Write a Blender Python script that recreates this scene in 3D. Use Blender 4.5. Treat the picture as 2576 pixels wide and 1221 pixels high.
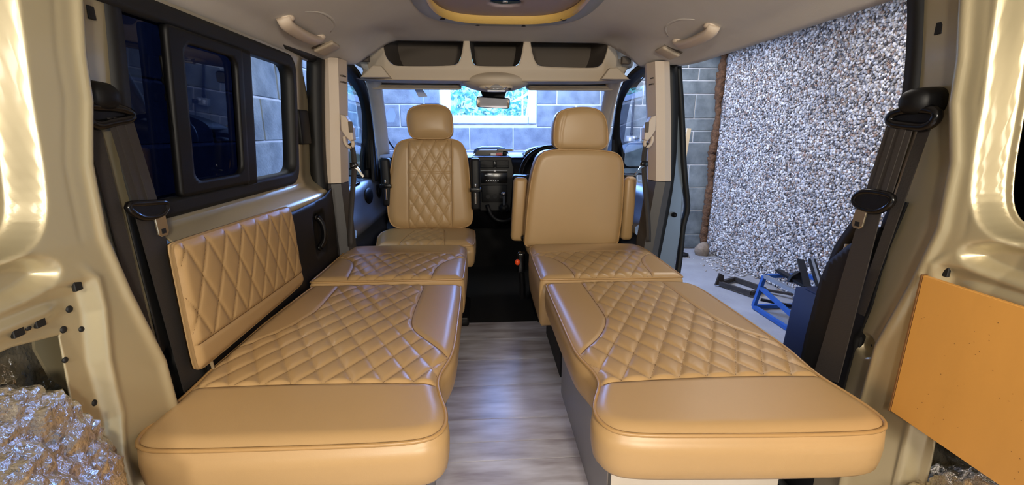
import bpy, bmesh, math, random
import numpy as np
from mathutils import Vector, Matrix, noise

random.seed(7); RNG = np.random.default_rng(7)
SC = bpy.context.scene
COL = SC.collection
for o in list(bpy.data.objects): bpy.data.objects.remove(o)

# ------------------------------------------------------------------ camera, sky, lights, exposure
cam_d = bpy.data.cameras.new('camera'); cam = bpy.data.objects.new('camera', cam_d); COL.objects.link(cam)
cam.location = (-.068, 0, 1.0)
cam.rotation_euler = (math.pi/2 - math.atan(277/1100), 0, -math.atan(.0635))
cam_d.sensor_width = 36; cam_d.lens = 36*1100/2576; cam_d.clip_start = .02
SC.camera = cam
SC.view_settings.view_transform = 'Standard'; SC.view_settings.look = 'None'
SC.view_settings.gamma = 1; SC.view_settings.use_curve_mapping = False
SC.view_settings.exposure = 0.0

W = bpy.data.worlds.new('sky'); SC.world = W; W.use_nodes = True
bg = W.node_tree.nodes['Background']; bg.inputs[0].default_value = (.52, .72, 1, 1); bg.inputs[1].default_value = 2.2

def area(name, loc, target, sx, sy, power, col):
    l = bpy.data.lights.new(name, 'AREA'); l.shape = 'ELLIPSE' if sx < .2 and sy < .2 else 'RECTANGLE'; l.size = sx; l.size_y = sy
    l.energy = power; l.color = col
    o = bpy.data.objects.new(name, l); COL.objects.link(o); o.location = loc
    o.rotation_euler = (Vector(target)-Vector(loc)).to_track_quat('-Z', 'Y').to_euler()
    return o
area('work_lamp_light', (.34, -.85, 1.17), (.15, 2.2, 1.05), .18, .18, 28, (1, .89, .72))
area('tailgate_lamp_light', (-.45, -.8, 1.36), (-.25, 2.2, 1.05), .19, .19, 16, (1, .92, .82))
area('window_daylight', (.05, 6.1, 2.25), (0, 2.4, .6), 1.4, 1.0, 450, (.26, .46, 1))
area('blue_sheen_fill', (0, 4.7, 2.345), (0, 4.6, 0), 1.5, 1.2, 190, (.24, .42, 1))  # added area light for the blue sheen on the floor, no real rooflight
area('rear_warm_fill', (0, -1.7, 2.3), (0, -1.9, 0), .5, .5, 45, (1, .86, .68))  # added warm fill from behind the van, no known bulb
area('garage_fill_corner', (1.9, 4.6, 2.3), (2.4, 5.5, .5), .2, .9, 22, (1, .97, .93))  # added fill to brighten the block wall at the right corner
area('garage_fill_right', (1.75, 2.6, 2.2), (2.6, 2.9, .3), .25, 3.2, 74, (1, .92, .83))  # added fill for the pebbledash wall, no real tube fitting
area('garage_fill_left', (-1.25, 2.4, 2.25), (-1.45, 2.4, .2), .1, 3.0, 60, (.88, .94, 1))  # added fill for the left block wall, no real tube fitting
area('garage_fill_front', (0, 4.3, 2.25), (0, 5.5, 1.0), 3.2, .25, 120, (.58, .70, 1))  # added blue fill for the front block wall, no real tube fitting
sun_d = bpy.data.lights.new('sun', 'SUN'); sun_d.energy = 9; sun_d.angle = .02; sun_o = bpy.data.objects.new('sun', sun_d); COL.objects.link(sun_o)
sun_o.rotation_euler = (math.radians(25), 0, 0)

# ------------------------------------------------------------------ helpers
def lin(c):
    c = np.array(c, float)/255
    c = np.where(c <= .04045, c/12.92, ((c+.055)/1.055)**2.4)
    return (float(c[0]), float(c[1]), float(c[2]), 1)

def mat(name, col, rough=.5, metal=0, bump=None, var=None, coat=0, spec=.5, col2=None, stretch=None, rnd=0, seed=0):
    m = bpy.data.materials.new(name); m.use_nodes = True
    nt = m.node_tree; N = nt.nodes; Lk = nt.links.new; p = N['Principled BSDF']
    p.inputs['Base Color'].default_value = lin(col); p.inputs['Roughness'].default_value = rough
    p.inputs['Metallic'].default_value = metal; p.inputs['Coat Weight'].default_value = coat
    p.inputs['Coat Roughness'].default_value = .08
    p.inputs['Specular IOR Level'].default_value = spec
    tc = N.new('ShaderNodeTexCoord'); mp = N.new('ShaderNodeMapping'); Lk(tc.outputs['Object'], mp.inputs[0])
    if stretch: mp.inputs['Scale'].default_value = stretch
    if rnd:
        oi = N.new('ShaderNodeObjectInfo'); mu = N.new('ShaderNodeVectorMath'); mu.operation = 'SCALE'
        cb = N.new('ShaderNodeCombineXYZ'); Lk(oi.outputs['Random'], cb.inputs[0]); Lk(oi.outputs['Random'], cb.inputs[2])
        Lk(cb.outputs[0], mu.inputs[0]); mu.inputs['Scale'].default_value = 37.0; Lk(mu.outputs[0], mp.inputs['Location'])
    src = None
    if var:
        sc, amt = var
        n = N.new('ShaderNodeTexNoise'); n.inputs['Scale'].default_value = sc; n.inputs['Detail'].default_value = 7
        Lk(mp.outputs[0], n.inputs[0])
        r = N.new('ShaderNodeValToRGB'); a = lin(col); b = lin(col2) if col2 else tuple(x*(1-amt) for x in a[:3])+(1,)
        r.color_ramp.elements[0].position = .32; r.color_ramp.elements[1].position = .66
        r.color_ramp.elements[0].color = b; r.color_ramp.elements[1].color = a
        Lk(n.outputs['Fac'], r.inputs[0]); src = r.outputs[0]
    if rnd:
        hv = N.new('ShaderNodeHueSaturation'); mr = N.new('ShaderNodeMapRange')
        Lk(oi.outputs['Random'], mr.inputs[0]); mr.inputs[3].default_value = 1-rnd; mr.inputs[4].default_value = 1+rnd
        Lk(mr.outputs[0], hv.inputs['Value'])
        if src: Lk(src, hv.inputs['Color'])
        else: hv.inputs['Color'].default_value = lin(col)
        src = hv.outputs[0]
    if src: Lk(src, p.inputs['Base Color'])
    if bump:
        sc, st = bump[:2]; n = N.new('ShaderNodeTexNoise'); n.inputs['Scale'].default_value = sc; n.inputs['Detail'].default_value = 4
        Lk(mp.outputs[0], n.inputs[0]); b = N.new('ShaderNodeBump'); b.inputs['Strength'].default_value = st
        b.inputs['Distance'].default_value = bump[2] if len(bump) > 2 else .002
        Lk(n.outputs['Fac'], b.inputs['Height']); Lk(b.outputs[0], p.inputs['Normal'])
    return m

def glass(name, tint, haze=0, hazecol=(200, 215, 255), gl=1.0):
    m = bpy.data.materials.new(name); m.use_nodes = True; nt = m.node_tree; N = nt.nodes; Lk = nt.links.new
    N.remove(N['Principled BSDF']); out = N['Material Output']
    t = N.new('ShaderNodeBsdfTransparent'); t.inputs[0].default_value = tint+(1,)
    g = N.new('ShaderNodeBsdfGlossy'); g.inputs['Roughness'].default_value = .02; g.inputs[0].default_value = (gl, gl, gl, 1)
    lw_ = N.new('ShaderNodeLayerWeight'); pw_ = N.new('ShaderNodeMath'); pw_.operation = 'POWER'; pw_.inputs[1].default_value = 4
    Lk(lw_.outputs['Facing'], pw_.inputs[0]); f = N.new('ShaderNodeMath'); f.operation = 'MULTIPLY_ADD'; f.inputs[1].default_value = .7; f.inputs[2].default_value = .045
    Lk(pw_.outputs[0], f.inputs[0])
    mx = N.new('ShaderNodeMixShader'); Lk(f.outputs[0], mx.inputs[0]); Lk(t.outputs[0], mx.inputs[1]); Lk(g.outputs[0], mx.inputs[2])
    last = mx
    if haze:
        tr = N.new('ShaderNodeBsdfTranslucent'); tr.inputs[0].default_value = lin(hazecol)
        m2 = N.new('ShaderNodeMixShader'); m2.inputs[0].default_value = haze
        Lk(mx.outputs[0], m2.inputs[1]); Lk(tr.outputs[0], m2.inputs[2]); last = m2
    Lk(last.outputs[0], out.inputs[0]); return m

M = {}
M['leather'] = mat('tan_leather', (178, 145, 100), .40, bump=(520, .12, .001), var=(3, .06))
M['piping'] = mat('tan_piping', (168, 132, 84), .38)
M['seam'] = mat('brown_seam', (112, 82, 48), .7)
M['paint'] = mat('champagne_metallic_paint', (184, 171, 138), .34, .5, bump=(30, .05, .002), coat=.4)
M['paintdaylit'] = mat('champagne_in_daylight', (120, 132, 145), .35, .3, coat=.4)  # champagne paint with the cool cast of daylight put into its colour
M['headliner'] = mat('headliner_fabric', (204, 199, 192), .9, bump=(380, .25, .001), var=(5, .08))
M['shelfplastic'] = mat('beige_grey_plastic', (190, 174, 152), .6, bump=(500, .15, .001))
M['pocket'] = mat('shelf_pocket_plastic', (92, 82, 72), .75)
M['trimlight'] = mat('light_trim_plastic', (204, 186, 166), .5, bump=(500, .1, .001))
M['trimdark'] = mat('dark_grey_trim_plastic', (62, 60, 60), .5, bump=(500, .15, .001))
M['black'] = mat('black_plastic', (11, 11, 13), .5, spec=.3, bump=(400, .1, .001))
M['rubber'] = mat('black_rubber', (13, 13, 13), .6)
M['blackgloss'] = mat('glossy_black_plastic', (12, 12, 14), .2)
M['webbing'] = mat('seat_belt_webbing', (50, 45, 42), .7, bump=(260, .5, .001))
M['chrome'] = mat('chrome', (225, 225, 228), .12, 1)
M['steel'] = mat('steel_tongue', (196, 180, 150), .3, .9)
M['foil'] = mat('foil_insulation', (232, 224, 208), .22, .9, bump=(110, .7, .006))
M['ply'] = mat('plywood_face', (206, 148, 70), .5, var=(6, .16), stretch=(1, 1, .25), bump=(150, .1, .001))
M['plyedge'] = mat('plywood_edge', (120, 80, 35), .8, var=(60, .4))
M['boxply'] = mat('bench_box_board', (205, 196, 184), .45, var=(8, .07))
M['boxside'] = mat('bench_box_side', (140, 138, 140), .4, var=(8, .07))
M['plank'] = mat('weathered_laminate', (214, 213, 222), .30, var=(4, 0), col2=(158, 150, 154), stretch=(1.0, 5, 5), rnd=.08, bump=(20, .08, .001))
M['carpet'] = mat('black_carpet', (9, 9, 10), .95, bump=(300, .6, .003))
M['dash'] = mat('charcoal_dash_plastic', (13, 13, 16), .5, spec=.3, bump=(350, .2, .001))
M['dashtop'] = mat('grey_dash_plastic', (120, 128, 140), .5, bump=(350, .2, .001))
M['doorplastic'] = mat('grey_door_plastic', (84, 88, 100), .4, bump=(350, .2, .001))
M['block'] = mat('concrete_block', (128, 136, 138), .9, var=(7, 0), col2=(92, 100, 104), bump=(60, .6, .006), rnd=.12)
M['mortar'] = mat('mortar', (198, 199, 199), .95, var=(9, .15), bump=(80, .5, .004))
M['concrete'] = mat('garage_floor_concrete', (150, 148, 148), .9, var=(3, .22), bump=(30, .4, .01))
M['render'] = mat('pebbledash_base', (96, 90, 88), .95, var=(12, .3))
M['rust'] = mat('rusty_foam_filler', (112, 78, 50), .9, var=(22, .6), bump=(40, 1, .02))
M['bluesteel'] = mat('blue_painted_steel', (42, 92, 168), .5, .2, var=(14, .2))
M['navy'] = mat('navy_plastic', (14, 21, 46), .75, spec=.25)
M['blacksteel'] = mat('oily_black_steel', (36, 36, 38), .4, .6, var=(30, .3))
M['greysteel'] = mat('grey_steel_and_lit_rail', (150, 156, 164), .4, .7)
M['dirtysteel'] = mat('dirty_bracket_steel', (66, 60, 56), .7, .3, var=(20, .4))
M['frameblue'] = mat('white_window_frame', (196, 212, 236), .5)
M['leaf'] = mat('leaf_green', (150, 222, 190), .6, var=(9, .4), col2=(70, 150, 140))
M['paper'] = mat('white_paper', (232, 236, 244), .7)
M['red'] = mat('red_plastic', (190, 40, 52), .4)
M['white'] = mat('white_plastic', (225, 225, 228), .4)
M['orange'] = mat('orange_plastic', (226, 74, 26), .4)
M['hatchgrey'] = mat('hatch_frame_grey', (150, 152, 150), .45, .2)
M['hatchyellow'] = mat('varnished_yellow_rim', (226, 188, 108), .28, bump=(120, .4, .002))
M['hatchpanel'] = mat('lavender_grey_panel', (160, 146, 150), .6, var=(5, .06))
M['socketgrey'] = mat('grey_metal_socket', (150, 158, 166), .4, .3)
M['timber'] = mat('pale_timber', (214, 190, 150), .7, var=(5, .15))
M['beigeflange'] = mat('beige_painted_flange', (176, 156, 124), .4, .2)
M['mirror'] = mat('mirror_silver', (235, 235, 238), .03, 1)
M['blueglow'] = mat('vent_daylight_blue', (86, 140, 210), .25)
M['rubble'] = mat('sandy_rubble', (150, 132, 112), .95, var=(20, .3), bump=(60, .8, .01))
M['glass_wind'] = glass('windscreen_glass', (.88, .93, 1.0), .07, (176, 196, 255))  # blue tint and haze stand in for sky reflected on the glass
M['glass_clear'] = glass('clear_window_glass', (.93, .96, 1.0), 0)
M['glass_blue'] = glass('blue_tinted_door_glass', (.48, .74, .92), .02)
M['glass_dark'] = glass('privacy_glass', (.006, .009, .028), 0, gl=.6)
M['sleeve'] = glass('clear_plastic_sleeve', (.80, .86, .96), .25, (235, 240, 255))
# pebbles: random colour for every pebble
mp_ = mat('pebbles', (190, 188, 190), .6); nt = mp_.node_tree
gi = nt.nodes.new('ShaderNodeNewGeometry'); rp = nt.nodes.new('ShaderNodeValToRGB')
nt.links.new(gi.outputs['Random Per Island'], rp.inputs[0]); nt.links.new(rp.outputs[0], nt.nodes['Principled BSDF'].inputs['Base Color'])
rp.color_ramp.interpolation = 'LINEAR'; E = rp.color_ramp.elements
E[0].position = 0; E[0].color = lin((58, 56, 58)); E[1].position = 1; E[1].color = lin((232, 229, 226))
for p_, c_ in ((.2, (140, 139, 141)), (.45, (184, 182, 182)), (.6, (166, 154, 142)), (.7, (140, 112, 96)), (.78, (200, 198, 198))):
    e = E.new(p_); e.color = lin(c_)
M['pebble'] = mp_

ORG = {}
def tag(o, label=None, cat=None, group=None, kind=None):
    if label: o['label'] = label
    if cat: o['category'] = cat
    if group: o['group'] = group
    if kind: o['kind'] = kind
    return o
def thing(name, label, cat, loc, group=None, kind=None):
    o = bpy.data.objects.new(name, None); COL.objects.link(o); o.location = loc; o.empty_display_size = .05
    ORG[o.name] = Vector(loc); return tag(o, label, cat, group, kind)
def link(name, me, m, parent, off):
    o = bpy.data.objects.new(name, me); COL.objects.link(o)
    if m: me.materials.append(m)
    if parent: o.parent = parent
    else: o.location = off
    ORG[o.name] = Vector(off); return o
def mesh(name, V, F, m, parent=None, smooth=True, origin=None):
    V = np.asarray(V, float)
    off = ORG[parent.name] if parent else Vector(origin if origin is not None else (V.min(0)+V.max(0))/2)
    me = bpy.data.meshes.new(name); me.from_pydata((V-np.array(off)).tolist(), [], [list(map(int, f)) for f in F]); me.update()
    if smooth: me.polygons.foreach_set('use_smooth', [True]*len(me.polygons))
    return link(name, me, m, parent, off)
def fin(name, bm, m, parent=None, smooth=False, origin=None):
    bmesh.ops.recalc_face_normals(bm, faces=bm.faces)
    if parent: off = ORG[parent.name]
    else:
        if origin is None:
            vs = [v.co for v in bm.verts]; origin = [(min(v[i] for v in vs)+max(v[i] for v in vs))/2 for i in range(3)]
        off = Vector(origin)
    bmesh.ops.translate(bm, verts=bm.verts, vec=-Vector(off))
    me = bpy.data.meshes.new(name); bm.to_mesh(me); bm.free()
    if smooth:
        me.polygons.foreach_set('use_smooth', [True]*len(me.polygons))
    return link(name, me, m, parent, off)
def bm_box(bm, x0, x1, y0, y1, z0, z1, bev=0, seg=2, T=None):
    t = bmesh.new(); bmesh.ops.create_cube(t, size=1)
    for v in t.verts: v.co = Vector((x0+(v.co.x+.5)*(x1-x0), y0+(v.co.y+.5)*(y1-y0), z0+(v.co.z+.5)*(z1-z0)))
    if bev: bmesh.ops.bevel(t, geom=t.edges[:], offset=bev, segments=seg, profile=.5, affect='EDGES')
    if T is not None: bmesh.ops.transform(t, matrix=T, verts=t.verts)
    me = bpy.data.meshes.new('t'); t.to_mesh(me); t.free(); bm.from_mesh(me); bpy.data.meshes.remove(me)
def box(name, x0, x1, y0, y1, z0, z1, m, parent=None, bev=.004, seg=2, T=None, smooth=True):
    bm = bmesh.new(); bm_box(bm, x0, x1, y0, y1, z0, z1, bev, seg, T); return fin(name, bm, m, parent, smooth and seg > 1 and bev > 0)
def bm_prism(bm, pts, ax, a0, a1, bev=0, seg=2, T=None):
    t = bmesh.new()
    def P(u, v, a): return {'x': (a, u, v), 'y': (u, a, v), 'z': (u, v, a)}[ax]
    lo = [t.verts.new(P(u, v, a0)) for u, v in pts]; hi = [t.verts.new(P(u, v, a1)) for u, v in pts]
    n = len(pts); t.faces.new(lo); t.faces.new(hi[::-1])
    for i in range(n): t.faces.new((lo[i], hi[i], hi[(i+1) % n], lo[(i+1) % n]))
    bmesh.ops.recalc_face_normals(t, faces=t.faces)
    if bev:
        ed = [e for e in t.edges if abs(e.verts[0].co['xyz'.index(ax)]-e.verts[1].co['xyz'.index(ax)]) < 1e-6]
        bmesh.ops.bevel(t, geom=ed, offset=bev, segments=seg, profile=.5, affect='EDGES')
    if T is not None: bmesh.ops.transform(t, matrix=T, verts=t.verts)
    me = bpy.data.meshes.new('t'); t.to_mesh(me); t.free(); bm.from_mesh(me); bpy.data.meshes.remove(me)
def prism(name, pts, ax, a0, a1, m, parent=None, bev=.004, seg=2, T=None, smooth=False):
    bm = bmesh.new(); bm_prism(bm, pts, ax, a0, a1, bev, seg, T); return fin(name, bm, m, parent, smooth)
def chaikin(p, n=2, closed=True):
    p = np.array(p, float)
    for _ in range(n):
        q = np.roll(p, -1, 0) if closed else p[1:]; a = p if closed else p[:-1]
        r = np.empty((2*len(a), p.shape[1])); r[0::2] = .75*a+.25*q; r[1::2] = .25*a+.75*q
        if not closed: r = np.vstack([p[:1], r, p[-1:]])
        p = r
    return p
def resample(p, n, closed=True):
    p = np.array(p, float); q = np.vstack([p, p[:1]]) if closed else p
    s = np.r_[0, np.cumsum(np.linalg.norm(np.diff(q, axis=0), axis=1))]
    t = np.linspace(0, s[-1], n+1)[:-1] if closed else np.linspace(0, s[-1], n)
    return np.stack([np.interp(t, s, q[:, i]) for i in range(p.shape[1])], 1)
def smoothpath(pts, n, closed=False): return resample(chaikin(pts, 3, closed), n, closed)
def circ(r, n=10, r2=None): return [(r*math.cos(2*math.pi*i/n), (r2 or r)*math.sin(2*math.pi*i/n)) for i in range(n)]
def flat(w, t): return [(-w/2, -t/2), (w/2, -t/2), (w/2, t/2), (-w/2, t/2)]
def sweep_vf(pts, prof, up=(0, 0, 1), closed=False, cap=True, scale=None):
    pts = np.array(pts, float); n = len(pts); k = len(prof); V = []; F = []
    for i in range(n):
        T = (pts[(i+1) % n]-pts[i-1]) if closed else (pts[min(i+1, n-1)]-pts[max(i-1, 0)])
        T /= np.linalg.norm(T)+1e-9; S = np.cross(T, up); S /= np.linalg.norm(S)+1e-9; Nn = np.cross(S, T)
        sc = scale[i] if scale is not None else 1
        for a, b in prof: V.append(pts[i]+S*a*sc+Nn*b*sc)
    for i in range(n if closed else n-1):
        j = (i+1) % n
        for a in range(k): F.append((i*k+a, i*k+(a+1) % k, j*k+(a+1) % k, j*k+a))
    if cap and not closed: F.append(list(range(k))[::-1]); F.append([(n-1)*k+a for a in range(k)])
    return V, F
def sweep(name, pts, prof, m, parent=None, up=(0, 0, 1), closed=False, smooth=True, scale=None):
    V, F = sweep_vf(pts, prof, up, closed, True, scale); o = mesh(name, V, F, m, parent, smooth)
    bm = bmesh.new(); bm.from_mesh(o.data); bmesh.ops.recalc_face_normals(bm, faces=bm.faces); bm.to_mesh(o.data); bm.free()
    return o
def loft(name, secs, m, parent=None, closed=False, cap=False, smooth=True):
    k = len(secs[0]); V = [p for s in secs for p in s]; F = []
    for i in range(len(secs)-1):
        for a in range(k if closed else k-1):
            b = (a+1) % k; F.append((i*k+a, i*k+b, (i+1)*k+b, (i+1)*k+a))
    if cap: F.append(list(range(k))[::-1]); F.append([(len(secs)-1)*k+a for a in range(k)])
    o = mesh(name, V, F, m, parent, smooth)
    bm = bmesh.new(); bm.from_mesh(o.data); bmesh.ops.recalc_face_normals(bm, faces=bm.faces); bm.to_mesh(o.data); bm.free(); return o
def ell(name, c, r, m, parent=None, seg=20, T=None):
    bm = bmesh.new(); bmesh.ops.create_uvsphere(bm, u_segments=seg, v_segments=seg//2, radius=1)
    X = Matrix.Translation(c) @ Matrix.Diagonal((r[0], r[1], r[2], 1)) if T is None else Matrix.Translation(c) @ T @ Matrix.Diagonal((r[0], r[1], r[2], 1))
    bmesh.ops.transform(bm, matrix=X, verts=bm.verts); return fin(name, bm, m, parent, True)
def cyl(name, p0, p1, r, m, parent=None, n=14, smooth=True):
    d = np.array(p1, float)-np.array(p0, float); up = (0, 0, 1) if abs(d[2]) < .9*np.linalg.norm(d) else (0, 1, 0)
    return sweep(name, [p0, p1], circ(r, n), m, parent, up, smooth=False)
def copyobj(o, parent=None, loc=None):
    c = o.copy(); COL.objects.link(c)
    if parent: c.parent = parent
    if loc is not None: c.location = loc
    ORG[c.name] = ORG[o.name]
    return c

# signed distance to a polygon (negative inside)
def sdf(P, poly):
    P = np.asarray(P, float); A = np.asarray(poly, float); B = np.roll(A, -1, 0)
    d = np.full(len(P), 1e9); inside = np.zeros(len(P), bool)
    for a, b in zip(A, B):
        e = b-a; w = P-a; t = np.clip((w@e)/(e@e+1e-12), 0, 1); q = w-t[:, None]*e
        d = np.minimum(d, (q*q).sum(1))
        c = (a[1] <= P[:, 1]) != (b[1] <= P[:, 1])
        with np.errstate(divide='ignore', invalid='ignore'):
            xi = a[0]+(P[:, 1]-a[1])/(b[1]-a[1])*e[0]
        inside ^= c & (P[:, 0] < xi)
    d = np.sqrt(d); return np.where(inside, -d, d)
def ss(a, b, x):
    t = np.clip((np.asarray(x, float)-a)/(b-a), 0, 1); return t*t*(3-2*t)
# a sheet over the (u,v) region where S(P)<0, its rim snapped to the zero line, lifted by pos(P)->xyz
def patch(name, S, u0, u1, v0, v1, res, pos, m, parent=None, thick=0):
    nu = max(2, int(round((u1-u0)/res))+1); nv = max(2, int(round((v1-v0)/res))+1)
    u, v = np.meshgrid(np.linspace(u0, u1, nu), np.linspace(v0, v1, nv), indexing='ij')
    P = np.stack([u.ravel(), v.ravel()], 1); s = S(P); e = res*.1
    near = np.abs(s) < .75*res; idx = np.where(near)[0]
    for _ in range(2):
        if not len(idx): break
        Q = P[idx]; g = np.stack([S(Q+[e, 0])-S(Q-[e, 0]), S(Q+[0, e])-S(Q-[0, e])], 1)/(2*e)
        g /= np.maximum((g*g).sum(1, keepdims=True), .3); sq = S(Q)
        P[idx] = Q-g*sq[:, None]
    ok = (s < .75*res)
    I = np.arange(nu*nv).reshape(nu, nv); F = np.stack([I[:-1, :-1], I[1:, :-1], I[1:, 1:], I[:-1, 1:]], -1).reshape(-1, 4)
    keep = ok[F].all(1)
    cen = P[F].mean(1); keep &= (S(cen) < 0)
    def sa(q): x, y = P[q][..., 0], P[q][..., 1]; return .5*(x*np.roll(y, -1, 1)-np.roll(x, -1, 1)*y).sum(1)
    keep &= sa(F) > .03*res*res
    n3 = ok[F].sum(1) == 3; F3 = F[n3]
    T3 = np.array([[a for a in q if ok[a]] for q in F3], int).reshape(-1, 3)
    if len(T3): T3 = T3[(S(P[T3].mean(1)) < -.02*res) & (sa(T3) > .03*res*res)]
    F = F[keep]; used = np.unique(np.r_[F.ravel(), T3.ravel()]) if len(T3) else np.unique(F); rem = -np.ones(nu*nv, int); rem[used] = np.arange(len(used))
    V = pos(P[used]); o = mesh(name, V, list(rem[F])+(list(rem[T3]) if len(T3) else []), m, parent)
    if thick:
        md = o.modifiers.new('thickness', 'SOLIDIFY'); md.thickness = thick; md.offset = -1
    return o
def rrect(u0, u1, v0, v1, r, n=6):
    out = []
    for cx, cy, a in ((u1-r, v1-r, 0), (u0+r, v1-r, 90), (u0+r, v0+r, 180), (u1-r, v0+r, 270)):
        for i in range(n+1):
            t = math.radians(a+90*i/n); out.append((cx+r*math.cos(t), cy+r*math.sin(t)))
    return np.array(out)

# ------------------------------------------------------------------ upholstery: a padded cushion in local (u,v,w), mapped by T
def cushion(root, outline, top, bot, T, quilt=None, panels=(), qw=.066, qh=.115, amp=.0042, res=.0045, edge=.03, drop=.013, crown=.006,
            bulge=.007, pipe=True, seams=(), mlea=None, phase=(0, 0), band='side_band', topname='plain_panel', quiltname='quilted_panel', taper=0):
    ml = mlea or M['leather']
    T = np.array(T); out = resample(chaikin(outline, 3), 150)
    area_ = (out[:, 0]*np.roll(out[:, 1], -1)-np.roll(out[:, 0], -1)*out[:, 1]).sum()
    if area_ < 0: out = out[::-1]
    c0 = out.mean(0); half = np.abs(out-c0).max(0)
    def mp(V): V = np.asarray(V, float); return V@T[:3, :3].T+T[:3, 3]
    Q = [chaikin(q, 2) for q in (quilt or [])]
    nl = 1/math.sqrt(1/qw**2+1/qh**2)
    def height(P):
        d = -sdf(P, out); z = top-drop*(1-np.clip(d/edge, 0, 1))**2
        r = np.clip(((P-c0)/half), -1, 1); fade = ss(0, .014, d); z += fade*crown*(1-r[:, 0]**2)*(1-r[:, 1]**2)
        for q in Q:
            dq = sdf(P, q); ins = ss(0, .010, -dq)
            a = (P[:, 0]-phase[0])/qw; b = (P[:, 1]-phase[1])/qh
            la = np.abs((a+b)-np.round(a+b))*nl; lb = np.abs((a-b)-np.round(a-b))*nl
            pil = (1-np.exp(-(la/.008)**1.2))*(1-np.exp(-(lb/.008)**1.2))
            groove = np.exp(-(la/.0026)**2)+np.exp(-(lb/.0026)**2)
            z += fade*ins*(amp*pil-.0022*np.clip(groove, 0, 1)-.001)
            z -= fade*.0042*np.exp(-(dq/.0045)**2)
        for sm in seams:
            ds = np.full(len(P), 1e9)
            for a_, b_ in zip(np.array(sm)[:-1], np.array(sm)[1:]):
                e = b_-a_; w = P-a_; t = np.clip((w@e)/(e@e), 0, 1); ds = np.minimum(ds, np.linalg.norm(w-t[:, None]*e, axis=1))
            z -= fade*.004*np.exp(-(ds/.0045)**2)
        return z
    def pos(P): return mp(np.c_[P, height(P)])
    lo = out.min(0)-.01; hi = out.max(0)+.01
    S0 = lambda P: sdf(P, out)
    def SQ(P): return np.min([sdf(P, q) for q in Q], 0)
    # sides
    nxt = np.roll(out, -1, 0)-np.roll(out, 1, 0); nrm = np.stack([nxt[:, 1], -nxt[:, 0]], 1); nrm /= np.linalg.norm(nrm, axis=1, keepdims=True)
    lev = [(top-drop-.0005, -.001), (top-drop-.012, bulge*.6), (top*.6+bot*.4-.005, bulge), (top*.3+bot*.7, bulge*.8), (bot+.014, bulge*.3), (bot+.003, -.006-taper), (bot, -.016-taper)]
    V = np.vstack([np.c_[out+nrm*o_, np.full(len(out), z_)] for z_, o_ in lev]); n = len(out); F = []
    for i in range(len(lev)-1):
        for a in range(n): F.append((i*n+a, (i+1)*n+a, (i+1)*n+(a+1) % n, i*n+(a+1) % n))
    F.append([(len(lev)-1)*n+a for a in range(n)][::-1])
    F.append([n+a for a in range(n)])
    b = mesh(band, mp(V), F, ml, root)
    if Q:
        patch(quiltname, lambda P: np.maximum(S0(P), SQ(P)), lo[0], hi[0], lo[1], hi[1], res, pos, ml, root)
        for i, hp in enumerate(panels):
            patch(topname, lambda P: np.maximum(np.maximum(S0(P), -SQ(P)), hp(P)), lo[0], hi[0], lo[1], hi[1], res*1.3, pos, ml, root)
    else:
        patch(topname, S0, lo[0], hi[0], lo[1], hi[1], res*1.6, pos, ml, root)
    # stitched seams: a dashed thread along every quilt line, and a dark seam round each quilted field
    if Q:
        Vt, Ft = [], []
        def ribbon(p, w, dashed, lift):
            p = np.asarray(p); ins = (S0(p) < -.004)
            z = height(p)+lift; d = np.gradient(p, axis=0); nn = np.stack([-d[:, 1], d[:, 0]], 1); nn /= np.maximum(np.linalg.norm(nn, axis=1, keepdims=True), 1e-9)
            for i in range(len(p)-1):
                if not (ins[i] and ins[i+1]) or (dashed and i % 3 == 2): continue
                k = len(Vt)
                for j in (i, i+1):
                    for sg in (-1, 1): Vt.append((p[j, 0]+nn[j, 0]*w*sg, p[j, 1]+nn[j, 1]*w*sg, z[j]))
                Ft.append((k, k+1, k+3, k+2))
        for q in Q: qq = np.vstack([q, q[:1]]); L_ = np.linalg.norm(np.diff(qq, axis=0), axis=1).sum(); ribbon(resample(qq, int(L_/.006), False), .0011, False, .0008)
        seam_n = len(Vt)
        ctr_ = out.mean(0); ext = half.max()*1.5
        for sg in (1, -1):
            nk = int(ext*(1/qw+1/qh))+2; base = round((ctr_[0]-phase[0])/qw+sg*(ctr_[1]-phase[1])/qh)
            for k in range(base-nk, base+nk+1):
                v = np.arange(lo[1], hi[1], .0035); u = phase[0]+qw*(k-sg*(v-phase[1])/qh); p = np.c_[u, v]
                ok_ = (u > lo[0]) & (u < hi[0]); p = p[ok_]
                if len(p) < 3: continue
                ok_ = (SQ(p) < -.003); p = p[ok_]
                if len(p) < 3: continue
                brk = np.where(np.linalg.norm(np.diff(p, axis=0), axis=1) > .012)[0]
                for seg in np.split(p, brk+1):
                    if len(seg) > 2: ribbon(seg, .0007, True, .0006)
        st_ = mesh('stitching', mp(Vt), Ft, M['seam'], root, False); tag(st_, 'dark brown seam stitching', kind='stuff')
    if pipe:
        pp = mp(np.c_[out+nrm*.001, np.full(len(out), top-drop+.001)])
        up = T[:3, 2]
        tag(sweep('piping', pp, circ(.0042, 8), M['piping'], root, up, True), 'raised leather piping round the top edge')
    return height, mp
I4 = np.eye(4)

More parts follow.
